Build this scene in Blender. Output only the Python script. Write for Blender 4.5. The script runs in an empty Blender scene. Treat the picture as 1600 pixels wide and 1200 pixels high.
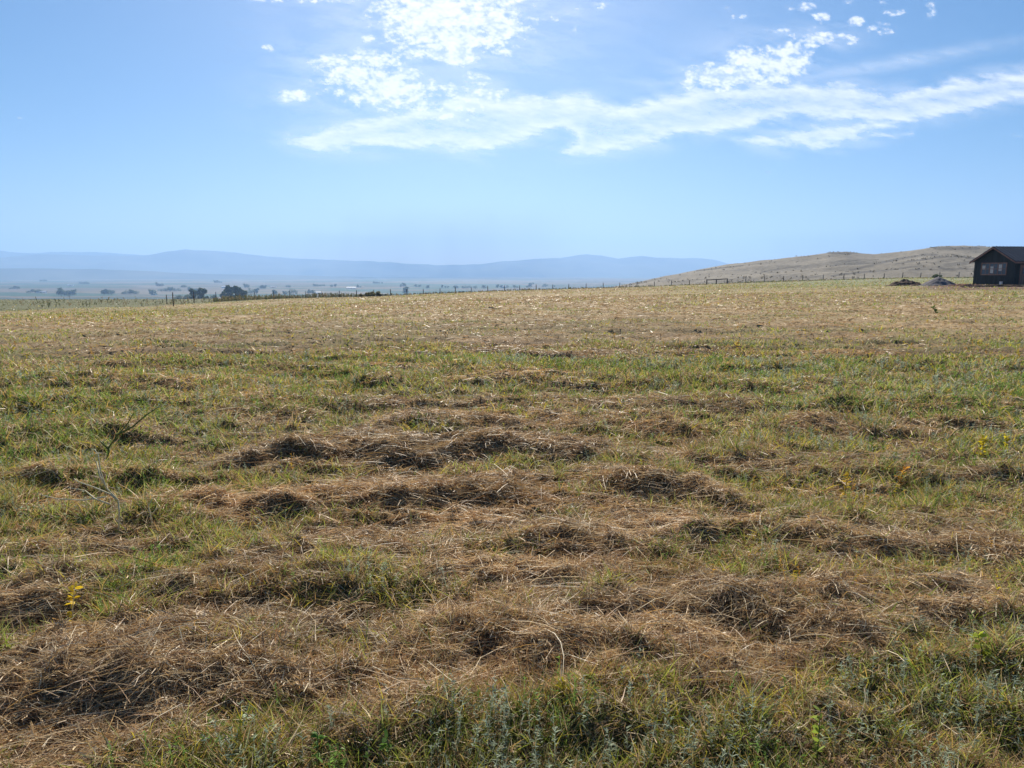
import bpy, math, random
import numpy as np
from mathutils import Vector, Matrix
R = math.radians
rng = np.random.default_rng(7)
random.seed(7)
S = bpy.context.scene
COL = S.collection

# ------------------------------------------------------------------ camera
F = 1109.0; PITCH = math.atan(175.0 / F); EYE = 1.62
cp, sp = math.cos(PITCH), math.sin(PITCH)
cam = bpy.data.cameras.new('camera'); camo = bpy.data.objects.new('camera', cam); COL.objects.link(camo)
cam.sensor_width = 36; cam.lens = 36 * F / 1600; cam.clip_start = 0.05; cam.clip_end = 200000
camo.location = (0, 0, EYE); camo.rotation_euler = (math.pi / 2 - PITCH, 0, 0)
S.camera = camo
# ------------------------------------------------------------------ sky, sun, exposure
SUN_EL, SUN_AZ = 36.0, -4.0          # azimuth measured from the view direction (+Y), clockwise
w = bpy.data.worlds.new('World'); S.world = w; w.use_nodes = True
nt = w.node_tree; nt.nodes.clear()
sky = nt.nodes.new('ShaderNodeTexSky'); sky.sky_type = 'NISHITA'; sky.sun_disc = False
sky.sun_elevation = R(SUN_EL); sky.sun_rotation = R(SUN_AZ)
sky.altitude = 1000; sky.air_density = 1.0; sky.dust_density = 1.6; sky.ozone_density = 6
bg = nt.nodes.new('ShaderNodeBackground'); bg.inputs[1].default_value = 0.050
wo = nt.nodes.new('ShaderNodeOutputWorld')
hs = nt.nodes.new('ShaderNodeHueSaturation'); hs.inputs['Saturation'].default_value = 1.27; hs.inputs['Hue'].default_value = .496
nt.links.new(sky.outputs[0], hs.inputs['Color']); nt.links.new(hs.outputs[0], bg.inputs[0]); nt.links.new(bg.outputs[0], wo.inputs[0])
sl = bpy.data.lights.new('sun', 'SUN'); sl.energy = 5.0; sl.angle = R(0.6); sl.color = (1.0, 0.92, 0.79)
so = bpy.data.objects.new('sun', sl); COL.objects.link(so)
sd = Vector((math.sin(R(SUN_AZ)) * math.cos(R(SUN_EL)), math.cos(R(SUN_AZ)) * math.cos(R(SUN_EL)), math.sin(R(SUN_EL))))
so.rotation_euler = sd.to_track_quat('Z', 'Y').to_euler()
S.view_settings.view_transform = 'Standard'; S.view_settings.look = 'None'
S.view_settings.exposure = 0.8; S.view_settings.gamma = 1.0
S.render.engine = 'CYCLES'
S.cycles.volume_bounces = 2; S.cycles.transparent_max_bounces = 12; S.cycles.max_bounces = 6

# ------------------------------------------------------------------ helpers
def tag(o, label=None, cat=None, group=None, kind=None):
    if label: o['label'] = label
    if cat: o['category'] = cat
    if group: o['group'] = group
    if kind: o['kind'] = kind
    return o

def empty(name, loc=(0, 0, 0), rz=0, label=None, cat=None, group=None):
    o = bpy.data.objects.new(name, None); COL.objects.link(o)
    o.empty_display_size = 0.2
    o.location = loc; o.rotation_euler = (0, 0, rz)
    return tag(o, label, cat, group)

def mesh_np(name, V, quads=None, tris=None, mat=None, parent=None, smooth=False, colors=None, attrs=None):
    me = bpy.data.meshes.new(name)
    V = np.ascontiguousarray(V, dtype=np.float32)
    me.vertices.add(len(V)); me.vertices.foreach_set('co', V.ravel())
    li, ls, n = [], [], 0
    if quads is not None and len(quads):
        q = np.asarray(quads, dtype=np.int32); li.append(q.ravel()); ls.append(np.arange(len(q), dtype=np.int32) * 4); n = len(q) * 4
    if tris is not None and len(tris):
        t = np.asarray(tris, dtype=np.int32); li.append(t.ravel()); ls.append(n + np.arange(len(t), dtype=np.int32) * 3)
    li = np.concatenate(li); ls = np.concatenate(ls)
    me.loops.add(len(li)); me.loops.foreach_set('vertex_index', li)
    me.polygons.add(len(ls)); me.polygons.foreach_set('loop_start', ls)
    me.polygons.foreach_set('use_smooth', np.full(len(ls), smooth, dtype=bool))
    if colors is not None:
        a = me.attributes.new('col', 'FLOAT_COLOR', 'POINT')
        c = np.ones((len(V), 4), dtype=np.float32); c[:, :3] = colors; a.data.foreach_set('color', c.ravel())
    for k, v in (attrs or {}).items():
        a = me.attributes.new(k, 'FLOAT', 'POINT'); a.data.foreach_set('value', np.asarray(v, dtype=np.float32))
    me.update(calc_edges=True)
    if mat: me.materials.append(mat)
    o = bpy.data.objects.new(name, me); COL.objects.link(o)
    if parent: o.parent = parent
    return o

def hash2(ix, iy, seed):
    h = (ix.astype(np.int64) * 374761393 + iy.astype(np.int64) * 668265263 + seed * 2147483647) & 0xFFFFFFFF
    h = ((h ^ (h >> 13)) * 1274126177) & 0xFFFFFFFF
    h = (h ^ (h >> 16)) & 0xFFFFFFFF
    return h.astype(np.float64) / 4294967295.0

def vnoise(x, y, seed=0):
    x0 = np.floor(x); y0 = np.floor(y); fx = x - x0; fy = y - y0
    fx = fx * fx * (3 - 2 * fx); fy = fy * fy * (3 - 2 * fy)
    ix = x0.astype(np.int64); iy = y0.astype(np.int64)
    a = hash2(ix, iy, seed); b = hash2(ix + 1, iy, seed); c = hash2(ix, iy + 1, seed); d = hash2(ix + 1, iy + 1, seed)
    return (a * (1 - fx) + b * fx) * (1 - fy) + (c * (1 - fx) + d * fx) * fy

def fbm(x, y, o=4, seed=0, g=0.5):
    s = 0; a = 1; t = 0
    for i in range(o):
        s = s + a * vnoise(x * 2 ** i + 17.3 * i, y * 2 ** i - 9.1 * i, seed + i); t += a; a *= g
    return s / t                       # 0..1, mean .5

def sstep(a, b, x):
    t = np.clip((x - a) / (b - a), 0, 1); return t * t * (3 - 2 * t)

def pdir(u, v):
    x = (u - 800) / F; y = (600 - v) / F
    return x, cp + y * sp, -sp + y * cp          # world x,y,z (unnormalised)

def gpt(u, v, z=0.0):                            # where the sight line of a picture point meets height z
    x, y, zz = pdir(u, v); t = (z - EYE) / zz
    return x * t, y * t

def slope(u, v):
    x, y, z = pdir(u, v); return z / np.hypot(x, y)

def to_uv(X, Y, Z=0.0):
    dz = Z - EYE; d = Y * cp - dz * sp; h = Y * sp + dz * cp
    d = np.maximum(d, 1e-3)
    return 800 + F * X / d, 600 - F * h / d

# ------------------------------------------------------------------ terrain table
UK = np.array([-500, 0, 260, 560, 800, 1000, 1200, 1400, 1600, 2200.])
def zfromv(r, vs): return EYE + r * slope(UK, np.array(vs, float))
RK = [0, 12, 30, 80, 150, 200, 300, 500, 800, 1500, 2500, 14000]
ZK = [np.zeros(10), np.zeros(10),
      np.array([-.5, -.35, -.28, -.15, -.06, -.03, 0, 0, 0, 0]),
      zfromv(80, [494, 487, 481, 469, 459, 455, 451, 448.5, 448, 448]),
      zfromv(150, [476, 471, 470, 464.5, 455, 450.2, 444.5, 439, 438.5, 438]),
      zfromv(200, [470, 466.5, 466.5, 464, 453.5, 447.8, 440, 434, 433, 433]),
      np.array([-13, -11.5, -11.5, -11, -8.5, -6.5, -3.3, -1.6, -1.2, -1]),
      np.array([-23, -22, -22, -21, -19, -17, -14, -12, -12, -12.]),
      np.full(10, -38.), np.full(10, -58.), np.full(10, -60.), np.full(10, -60.)]
ZK = np.array(ZK)
LR = np.linspace(math.log(1.0), math.log(14000.0), 700)
UC = np.linspace(-500, 2200, 541)
_zu = np.array([np.interp(UC, UK, row) for row in ZK])            # knots x columns
_k = np.exp(-0.5 * (np.arange(-14, 15) / 6.0) ** 2); _k /= _k.sum()
def _sm(a):
    p = np.pad(a, (14, 14), mode='edge'); return np.convolve(p, _k, mode='valid')
TAB = np.zeros((len(UC), len(LR)))
for i in range(len(UC)):
    TAB[i] = _sm(np.interp(np.exp(LR), RK, _zu[:, i]))
for j in range(len(LR)): TAB[:, j] = _sm(TAB[:, j])
def base_h(X, Y):
    r = np.hypot(X, Y) + 1e-9; a = np.arctan2(X, Y)
    ac = np.clip(a, -R(49), R(51)); u = 800 + F / cp * np.tan(ac)
    fu = np.clip((u + 500) / 5.0, 0, len(UC) - 1.001); iu = fu.astype(int); fu = fu - iu
    fr = np.clip((np.log(np.maximum(r, 1.0))) / (LR[1] - LR[0]), 0, len(LR) - 1.001); ir = fr.astype(int); fr = fr - ir
    z = (TAB[iu, ir] * (1 - fu) + TAB[iu + 1, ir] * fu) * (1 - fr) + (TAB[iu, ir + 1] * (1 - fu) + TAB[iu + 1, ir + 1] * fu) * fr
    m = sstep(R(70), R(150), np.abs(a))
    zm = TAB[260, ir]
    return z * (1 - m) + zm * m

# windrows of raked hay: polylines through picture points on the ground, amplitude (m), reach of far slope, reach of near slope
ROWS = [
 ([(-200,812),(60,800),(200,806),(330,812),(430,806)], .08, .35, .12),
 ([(-200,770),(40,760),(180,764),(300,756)], .08, .4, .12),
 ([(1010,742),(1060,738),(1180,745),(1300,752)], .08, .4, .12),
 ([(640,850),(760,845),(900,850),(1000,842),(1130,838)], .06, .3, .12),
 ([(700,965),(860,962),(1000,950),(1100,945)], .09, .3, .12),
 ([(-150,640),(80,636),(260,640),(420,634),(600,642),(760,640)], .08, .6, .2),
 ([(700,636),(900,642),(1100,646),(1240,640)], .08, .6, .2),
 ([(-150,585),(200,580),(500,586),(800,580),(1100,588),(1400,584),(1800,590)], .07, 1.0, .3),
 ([(250,870),(400,862),(560,868),(640,860)], .06, .3, .12),
 ([(1120,905),(1250,915),(1400,935),(1560,940),(1700,936)], .10, .35, .12),
 ([(300,752),(380,735),(470,722),(560,712),(620,722),(690,716)], .14, .55, .13),
 ([(650,724),(760,712),(850,716),(940,728),(1010,742),(1100,750)], .15, .55, .13),
 ([(330,806),(430,800),(540,792),(640,784),(720,776),(780,778),(880,784)], .13, .35, .10),
 ([(910,772),(980,762),(1040,764),(1090,780),(1140,800),(1190,815)], .17, .45, .15),
 ([(1130,838),(1230,846),(1330,858),(1420,866),(1500,878),(1700,884)], .15, .35, .12),
 ([(-200,910),(60,905),(150,915)], .12, .4, .12),
 ([(-150,985),(40,965),(200,968),(300,945),(400,930),(500,926),(600,935),(640,945)], .17, .4, .12),
 ([(620,900),(740,900),(860,905),(960,905),(1010,915)], .11, .35, .12),
 ([(600,960),(700,965),(830,960),(930,955)], .08, .3, .12),
 ([(1040,930),(1120,945),(1200,985),(1300,1000),(1420,998),(1520,985),(1700,975)], .17, .45, .12),
 ([(-100,1120),(60,1090),(140,1060),(250,1068),(360,1072),(480,1080),(560,1085)], .16, .38, .12),
 ([(560,1005),(700,1010),(850,1020),(980,1030),(1120,1028),(1180,1020)], .13, .33, .12),
 ([(-100,1230),(150,1200),(320,1180),(470,1150),(620,1140),(800,1110),(1000,1090),(1200,1080),(1330,1050),(1450,1025),(1700,1010)], .085, .36, .20),
 ([(560,672),(640,668),(760,672),(850,676)], .13, .6, .15),
 ([(860,670),(960,675),(1060,680),(1120,684)], .13, .6, .15),
 ([(-100,700),(60,690),(160,680),(260,692)], .12, .6, .15),
 ([(1180,676),(1300,680),(1420,690),(1560,694)], .12, .6, .15),
 ([(250,656),(330,650),(420,655),(500,660)], .11, .6, .2),
 ([(1040,610),(1160,612),(1300,616),(1400,614)], .11, .9, .25),
 ([(520,600),(660,604),(800,600),(900,606)], .10, .9, .25),
 ([(0,610),(150,604),(300,606),(420,600)], .11, .9, .25),
 ([(1230,640),(1380,646),(1500,650),(1650,648)], .11, .7, .2),
 ([(1050,730),(1180,738),(1300,745),(1480,752),(1650,748)], .12, .45, .13),
]
ROWS_W = []
for pts, A, df, dn in ROWS:
    P = np.array([gpt(u, v) for u, v in pts]); ROWS_W.append((P, A * .84, df * 1.15, dn + .07))
def rows_h(X, Y):
    h = np.zeros_like(X)
    wob = (fbm(X * 1.6, Y * 1.6, 3, 41) - .5) * .34 + (fbm(X * 6, Y * 6, 3, 45) - .5) * .20
    am = .98 * (.72 + .42 * fbm(X * 1.1, Y * .9, 4, 43)) * (.68 + .32 * sstep(3.2, 6, Y))
    for P, A, df, dn in ROWS_W:
        yr = np.interp(X, P[:, 0], P[:, 1]); d = Y - yr + wob
        e = .16 * (P[-1, 0] - P[0, 0]) + .12
        end = sstep(P[0, 0] - .1, P[0, 0] + e, X) * (1 - sstep(P[-1, 0] - e, P[-1, 0] + .1, X))
        prof = np.where(d > 0, np.exp(-(d / df) ** 2 * 1.4), np.exp(-(np.abs(d) / dn) ** 2 * 1.2))
        h = np.maximum(h, A * am * end * prof)
    return h
def det_h(X, Y):
    r = np.hypot(X, Y)
    h = rows_h(X, Y)
    near = np.exp(-(r / 22) ** 2)
    h = h + near * ((fbm(X * 2.6, Y * 3.4, 3, 5) - .5) * .11 + (fbm(X * 8, Y * 9, 3, 6) - .5) * .12)
    yn = Y + (fbm(X * .35, Y * .35, 3, 72) - .5) * 1.6 + X * .05
    rn = fbm(X * .24, yn * 1.7, 3, 73); h = h + .085 * np.exp(-(np.abs(rn - .5) / .045) ** 2) * fbm(X * 1.1, Y * 1.1, 3, 74) * sstep(2.6, 3.6, r) * (1 - sstep(14, 26, r))
    # low swaths farther out
    yy = Y + (fbm(X * .12, Y * .12, 3, 71) - .5) * 5 + X * .04
    n = fbm(X * .35, yy * 1.15, 4, 9)
    far = sstep(7, 10, r) * (1 - sstep(60, 140, r))
    h = h + far * (np.abs(n - .5) * -0.5 + .06) * 1.2
    return h
def ground(X, Y):
    X = np.asarray(X, float); Y = np.asarray(Y, float)
    return base_h(X, Y) + det_h(X, Y)
def g1(x, y): return float(ground(np.array([x]), np.array([y]))[0])
def polar(u, r):                                  # point at picture column u, r metres out
    a = math.atan2((u - 800) * cp / F, 1.0); return r * math.sin(a), r * math.cos(a)

# how green each patch is (rows are picture heights projected on the ground)
GU = np.array([0, 200, 400, 600, 800, 1000, 1200, 1400, 1600.])
GV = np.array([440, 455, 470, 485, 505, 530, 555, 580, 620, 650, 690, 730, 780, 830, 880, 930, 990, 1050, 1100, 1150, 1200.])
GT = np.array([
 [.50,.50,.40,.30,.20,.30,.55,.70,.70],
 [.50,.50,.40,.25,.18,.22,.40,.45,.60],
 [.50,.50,.40,.15,.15,.15,.22,.22,.25],
 [.25,.20,.15,.22,.18,.12,.15,.15,.20],
 [.06,.06,.20,.30,.12,.10,.10,.15,.18],
 [.22,.28,.22,.20,.12,.14,.18,.15,.26],
 [.35,.30,.38,.30,.42,.50,.50,.45,.50],
 [.35,.40,.40,.42,.55,.60,.62,.60,.62],
 [.48,.52,.58,.50,.38,.44,.58,.62,.68],
 [.62,.62,.50,.32,.26,.22,.42,.58,.62],
 [.66,.60,.36,.16,.16,.34,.50,.58,.60],
 [.70,.52,.20,.10,.14,.40,.52,.54,.52],
 [.70,.38,.16,.12,.02,.08,.60,.52,.44],
 [.66,.34,.12,.08,.02,.04,.22,.34,.34],
 [.66,.30,.20,.34,.28,.28,.46,.36,.42],
 [.50,.45,.26,.42,.10,.26,.40,.28,.24],
 [.42,.20,.10,.12,.03,.12,.26,.30,.18],
 [.12,.14,.05,.02,.02,.04,.12,.58,.62],
 [.08,.05,.05,.10,.20,.50,.70,.68,.66],
 [.10,.10,.40,.55,.66,.78,.80,.68,.66],
 [.30,.30,.62,.72,.76,.84,.82,.66,.62]])
GT = GT + .10 * np.exp(-((GV - 522) / 26.) ** 2)[:, None]
_c = np.exp(-((GU - 780) / 330.) ** 2)[None, :] * np.exp(-((GV - 830) / 75.) ** 2)[:, None]
GT = GT + (sstep(680, 760, GV)[:, None] * .13) * (1 - _c)
_g = sstep(525, 560, GV) * (1 - sstep(650, 700, GV)) * .14; GT = GT + _g[:, None]
GT = GT + (sstep(590, 640, GV) * (1 - sstep(850, 900, GV)))[:, None] * .14 * (GU < 250) + .10 * (GV > 1120)[:, None]
def greenness(X, Y):
    u, v = to_uv(X, Y); v = v + (fbm(X * .22, Y * .3, 4, 131) - .5) * 120 * (1 - sstep(700, 850, v)) * sstep(470, 520, v)
    fu = np.clip(u / 200., 0, 7.999); iu = fu.astype(int); fu = fu - iu
    fv = np.interp(v, GV, np.arange(len(GV))); fv = np.clip(fv, 0, len(GV) - 1.001); iv = fv.astype(int); fv = fv - iv
    return (GT[iv, iu] * (1 - fu) + GT[iv, iu + 1] * fu) * (1 - fv) + (GT[iv + 1, iu] * (1 - fu) + GT[iv + 1, iu + 1] * fu) * fv
def green_local(X, Y):
    r = np.hypot(X, Y); k = sstep(5, 16, r); k2 = sstep(30, 90, r)
    n = fbm(X * 2.2, Y * 3.6, 4, 91) * (1 - k) + (fbm(X * .45, Y * 1.1, 5, 92, .65) * (1 - k2) + fbm(X * .07, Y * .12, 5, 93, .65) * k2) * k
    return np.clip(greenness(X, Y) + (n - .5) * 1.6 + k * .13 * np.sin(6.283 * (Y * .98 + X * .09 + (fbm(X * .06, Y * .06, 3, 161) - .5) * 9) / (3.2 + 0 * r)) - np.clip(rows_h(X, Y) * 3, 0, .4) * (1 - k), 0, 1)

def uncut(X, Y):                                  # rough ground beyond the fence, left side
    r = np.hypot(X, Y); u = 800 + F / cp * np.tan(np.clip(np.arctan2(X, Y), -1.2, 1.2))
    return sstep(-5, 2, r - np.interp(u, [-600, 0, 267, 340, 500, 660, 1000, 1500], [80, 84, 96, 112, 158, 192, 203, 212]) + (fbm(X * .1, Y * .1, 3, 151) - .5) * 14) * (Y > 0)
# ------------------------------------------------------------------ materials
def new_mat(name):
    m = bpy.data.materials.new(name); m.use_nodes = True; t = m.node_tree; t.nodes.clear()
    out = t.nodes.new('ShaderNodeOutputMaterial'); return m, t, out
def principled(t, rough=.8, spec=.2, color=None):
    b = t.nodes.new('ShaderNodeBsdfPrincipled'); b.inputs['Roughness'].default_value = rough
    b.inputs['Specular IOR Level'].default_value = spec
    if color: b.inputs['Base Color'].default_value = (*color, 1)
    return b
def noise_mat(name, c1, c2, scale=8, rough=.85, spec=.2, bump=.3, bscale=None, coord='Object', metallic=0, stretch=(1, 1, 1), detail=6):
    m, t, out = new_mat(name); N, L = t.nodes, t.links
    b = principled(t, rough, spec); b.inputs['Metallic'].default_value = metallic
    tc = N.new('ShaderNodeTexCoord'); mp = N.new('ShaderNodeMapping'); mp.inputs['Scale'].default_value = stretch
    n = N.new('ShaderNodeTexNoise'); n.inputs['Scale'].default_value = scale; n.inputs['Detail'].default_value = detail
    r = N.new('ShaderNodeValToRGB'); r.color_ramp.elements[0].position = .35; r.color_ramp.elements[1].position = .65
    r.color_ramp.elements[0].color = (*c1, 1); r.color_ramp.elements[1].color = (*c2, 1)
    L.new(tc.outputs[coord], mp.inputs[0]); L.new(mp.outputs[0], n.inputs[0]); L.new(n.outputs[0], r.inputs[0]); L.new(r.outputs[0], b.inputs['Base Color'])
    if bump:
        bm_ = N.new('ShaderNodeBump'); bm_.inputs['Strength'].default_value = bump; bm_.inputs['Distance'].default_value = .05
        n2 = N.new('ShaderNodeTexNoise'); n2.inputs['Scale'].default_value = bscale or scale * 3; n2.inputs['Detail'].default_value = 5
        L.new(mp.outputs[0], n2.inputs[0]); L.new(n2.outputs[0], bm_.inputs['Height']); L.new(bm_.outputs[0], b.inputs['Normal'])
    L.new(b.outputs[0], out.inputs[0]); return m
def blade_mat(name, transl=.35, rough=.55, spec=.25):
    m, t, out = new_mat(name); N, L = t.nodes, t.links
    a = N.new('ShaderNodeAttribute'); a.attribute_name = 'col'
    b = principled(t, rough, spec); tr = N.new('ShaderNodeBsdfTranslucent'); mx = N.new('ShaderNodeMixShader'); mx.inputs[0].default_value = transl
    L.new(a.outputs['Color'], b.inputs['Base Color']); L.new(a.outputs['Color'], tr.inputs['Color'])
    L.new(b.outputs[0], mx.inputs[1]); L.new(tr.outputs[0], mx.inputs[2]); L.new(mx.outputs[0], out.inputs[0]); return m
def attr_mat(name, scale=3, amount=.5, bump=.5, bscale=20, dist=.1, detail=8):
    m, t, out = new_mat(name); N, L = t.nodes, t.links
    a = N.new('ShaderNodeAttribute'); a.attribute_name = 'col'
    tc = N.new('ShaderNodeTexCoord')
    n = N.new('ShaderNodeTexNoise'); n.inputs['Scale'].default_value = scale; n.inputs['Detail'].default_value = detail; n.inputs['Roughness'].default_value = .7
    mr = N.new('ShaderNodeMapRange'); mr.inputs[1].default_value = .3; mr.inputs[2].default_value = .7; mr.inputs[3].default_value = 1 - amount; mr.inputs[4].default_value = 1 + amount
    mu = N.new('ShaderNodeVectorMath'); mu.operation = 'SCALE'
    b = principled(t, .95, .1)
    L.new(tc.outputs['Object'], n.inputs[0]); L.new(n.outputs[0], mr.inputs[0]); L.new(a.outputs['Color'], mu.inputs[0]); L.new(mr.outputs[0], mu.inputs['Scale'])
    L.new(mu.outputs[0], b.inputs['Base Color'])
    bm_ = N.new('ShaderNodeBump'); bm_.inputs['Strength'].default_value = bump; bm_.inputs['Distance'].default_value = dist
    n2 = N.new('ShaderNodeTexNoise'); n2.inputs['Scale'].default_value = bscale; n2.inputs['Detail'].default_value = 6
    L.new(tc.outputs['Object'], n2.inputs[0]); L.new(n2.outputs[0], bm_.inputs['Height']); L.new(bm_.outputs[0], b.inputs['Normal'])
    L.new(b.outputs[0], out.inputs[0]); return m

M_GROUND = attr_mat('soil_and_thatch', 9, .5, .6, 40, .03)
M_STRAW = blade_mat('dry_straw', .30, .5, .3)
M_GRASS = blade_mat('green_blades', .42, .5, .3)
M_LEAF = blade_mat('leaves', .45, .55, .2)

STRAW_C = np.array([[.60,.44,.25],[.52,.36,.20],[.40,.25,.14],[.26,.155,.09],[.78,.66,.46],[.56,.47,.34],[.60,.38,.15],[.36,.29,.21]])
STRAW_C = STRAW_C * np.array([1.0, .99, .93])
STRAW_P = np.array([.20,.20,.15,.10,.10,.11,.07,.07])
GREEN_C = np.array([[.17,.25,.055],[.24,.30,.07],[.27,.32,.14],[.11,.17,.045],[.36,.35,.08],[.38,.30,.12],[.24,.29,.20]])
GREEN_C = GREEN_C * np.array([1.36, 1.2, .86])
GREEN_P = np.array([.20,.20,.20,.12,.10,.10,.08])

# ------------------------------------------------------------------ ground sheet (polar, fine in front)
def az_list(fine, coarse):
    a = list(np.arange(-50, 50.001, fine)); b = list(np.arange(50 + coarse, 310 - coarse / 2, coarse)); return np.radians(np.array(a + b))
def ring_mesh(az, rr, zf, cap=True):
    A, Rr = np.meshgrid(az, rr); X = Rr * np.sin(A); Y = Rr * np.cos(A); Z = zf(X, Y)
    V = np.stack([X, Y, Z], -1).reshape(-1, 3); n = len(az); m = len(rr)
    i = np.arange(m - 1)[:, None]; j = np.arange(n)[None, :]; j2 = (j + 1) % n
    Q = np.stack([i * n + j, i * n + j2, (i + 1) * n + j2, (i + 1) * n + j], -1).reshape(-1, 4)[:, ::-1]
    T = None
    if cap:
        c = len(V); V = np.vstack([V, [[0, 0, float(np.mean(V[:n, 2]))]]])
        jj = np.arange(n); T = np.stack([np.full(n, c), (jj + 1) % n, jj], -1)
    return V, Q, T
rr = np.exp(np.linspace(math.log(.5), math.log(300), 620))
V, Q, T = ring_mesh(az_list(.2, 4), rr, ground)
X, Y = V[:, 0], V[:, 1]; r_ = np.hypot(X, Y)
g = green_local(X, Y)[:, None]
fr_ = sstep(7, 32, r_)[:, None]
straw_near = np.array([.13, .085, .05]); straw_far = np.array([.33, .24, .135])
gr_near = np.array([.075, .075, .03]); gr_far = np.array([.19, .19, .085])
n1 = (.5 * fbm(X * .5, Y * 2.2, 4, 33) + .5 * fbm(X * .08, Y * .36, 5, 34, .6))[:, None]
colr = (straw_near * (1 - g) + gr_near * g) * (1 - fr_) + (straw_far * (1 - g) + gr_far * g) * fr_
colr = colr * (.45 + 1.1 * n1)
uc = uncut(X, Y)[:, None]; colr = colr * (1 - uc) + np.array([.13, .135, .075]) * (.6 + .8 * n1) * uc
# bare brown earth near the cabin
u_, v_ = to_uv(X, Y)
dirt = sstep(1425, 1470, u_ + (n1[:, 0] - .5) * 60) * sstep(64, 70, r_) * (1 - sstep(104, 115, r_)) * (Y > 0)
dirt = np.clip(dirt * (.5 + n1[:, 0]), 0, 1)[:, None]
colr = colr * (1 - dirt) + np.array([.16, .10, .075]) * dirt
# green grey flat before the hill on the right
flat = (sstep(1100, 1300, u_) * sstep(88, 110, r_) * (Y > 0))[:, None]
colr = colr * (1 - flat) + (np.array([.22, .235, .14]) * (.75 + .5 * n1)) * flat
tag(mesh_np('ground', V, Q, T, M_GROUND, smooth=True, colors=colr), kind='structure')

# ------------------------------------------------------------------ blades
def ribbons(P, D, L, W, Bd, nseg, C, tip=.25, side=None):
    """P root, D unit dir, L length, W width, Bd bend vector (xL t^2)"""
    n = len(P)
    if side is None:
        rv = rng.normal(size=(n, 3)); side = np.cross(D, rv); side /= np.linalg.norm(side, axis=1, keepdims=True) + 1e-9
    ts = np.linspace(0, 1, nseg + 1)
    V = np.empty((n, nseg + 1, 2, 3), dtype=np.float32)
    for k, t in enumerate(ts):
        c = P + D * (L * t)[:, None] + Bd * (L * t * t)[:, None]
        wd = (W * (1 - (1 - tip) * t ** 1.5) * .5)[:, None]
        V[:, k, 0] = c - side * wd; V[:, k, 1] = c + side * wd
    m = (nseg + 1) * 2
    b = (np.arange(n) * m)[:, None, None]
    k = np.arange(nseg)[None, :, None] * 2
    Q = (b + k + np.array([0, 1, 3, 2])[None, None, :]).reshape(-1, 4)
    Cc = np.repeat(C, m, axis=0)
    return V.reshape(-1, 3), Q, Cc
class Acc:
    def __init__(s): s.V, s.Q, s.C, s.n = [], [], [], 0
    def add(s, t):
        V, Q, C = t; s.V.append(V); s.Q.append(Q + s.n); s.C.append(C.astype(np.float32)); s.n += len(V)
    def build(s, name, mat, parent=None):
        return mesh_np(name, np.concatenate(s.V), np.concatenate(s.Q), None, mat, parent, colors=np.concatenate(s.C))
def scatter(n, r0, r1, ex, half=47):
    """n points in the sector, density ~ r^-ex"""
    q = rng.random(n); e = 2 - ex
    r = (r0 ** e + q * (r1 ** e - r0 ** e)) ** (1 / e) if abs(e) > 1e-6 else r0 * (r1 / r0) ** q
    a = R(half) * (rng.random(n) * 2 - 1)
    return r * np.sin(a), r * np.cos(a), r
def pick(Cs, Ps, n, tone):
    c = Cs[rng.choice(len(Cs), n, p=Ps)]
    return c * tone[:, None] * (.8 + .4 * rng.random((n, 1)))
PXW = 1 / 710.0
def straw_batch(acc, n, r0, r1, ex, nseg, lmul=1.):
    X, Y, r = scatter(n, r0, r1, ex)
    g = green_local(X, Y); keep = rng.random(n) > np.clip(g * 1.15 - .12, 0, .85); X, Y, r, g = X[keep], Y[keep], r[keep], g[keep]
    kk = rng.random(len(X)) > .85 * uncut(X, Y); X, Y, r, g = X[kk], Y[kk], r[kk], g[kk]
    n = len(X)
    rl = rows_h(X, Y)
    h = ground(X, Y)
    # flow of the lying stalks: along the rows, swirling
    fl = (fbm(X * .7, Y * .7, 2, 55) - .5) * 3.2 + (fbm(X * 4.5, Y * 5.5, 2, 56) - .5) * 5.5 + rng.normal(size=n) * .7
    tilt = np.abs(rng.normal(size=n)) * .34 + .03
    up = rng.random(n) < .08; tilt[up] = .5 + rng.random(up.sum()) * .8
    sgn = np.where(rng.random(n) < .5, 1, -1)
    D = np.stack([np.cos(fl) * np.cos(tilt) * sgn, np.sin(fl) * np.cos(tilt) * .8, np.sin(tilt)], 1)
    L = (.03 + .17 * rng.random(n) ** 2.2) * lmul * (1 + .02 * np.minimum(r, 50))
    W = np.maximum(.0020 + .0024 * rng.random(n) ** 2, (.40 + .5 * rng.random(n)) * r * PXW)
    lift = rng.random(n) * (.012 + .25 * rl)
    P = np.stack([X, Y, h + lift - .004], 1) - D * (L * .3)[:, None] * np.array([1, 1, 0])
    Bd = rng.normal(size=(n, 3)) * .38; Bd[:, 2] = -np.abs(Bd[:, 2]) * .9 - tilt * .4
    pn = fbm(X * .8, Y * 1.4, 3, 61); tone = .55 + .9 * pn
    C = pick(STRAW_C, STRAW_P, n, tone)
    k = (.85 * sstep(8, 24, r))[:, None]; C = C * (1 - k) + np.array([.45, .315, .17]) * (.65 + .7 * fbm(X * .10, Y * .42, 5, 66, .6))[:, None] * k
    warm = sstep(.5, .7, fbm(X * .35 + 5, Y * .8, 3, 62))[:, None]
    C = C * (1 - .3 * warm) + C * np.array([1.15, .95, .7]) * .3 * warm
    acc.add(ribbons(P, D, L, W, Bd, nseg, C, .5))
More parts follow.
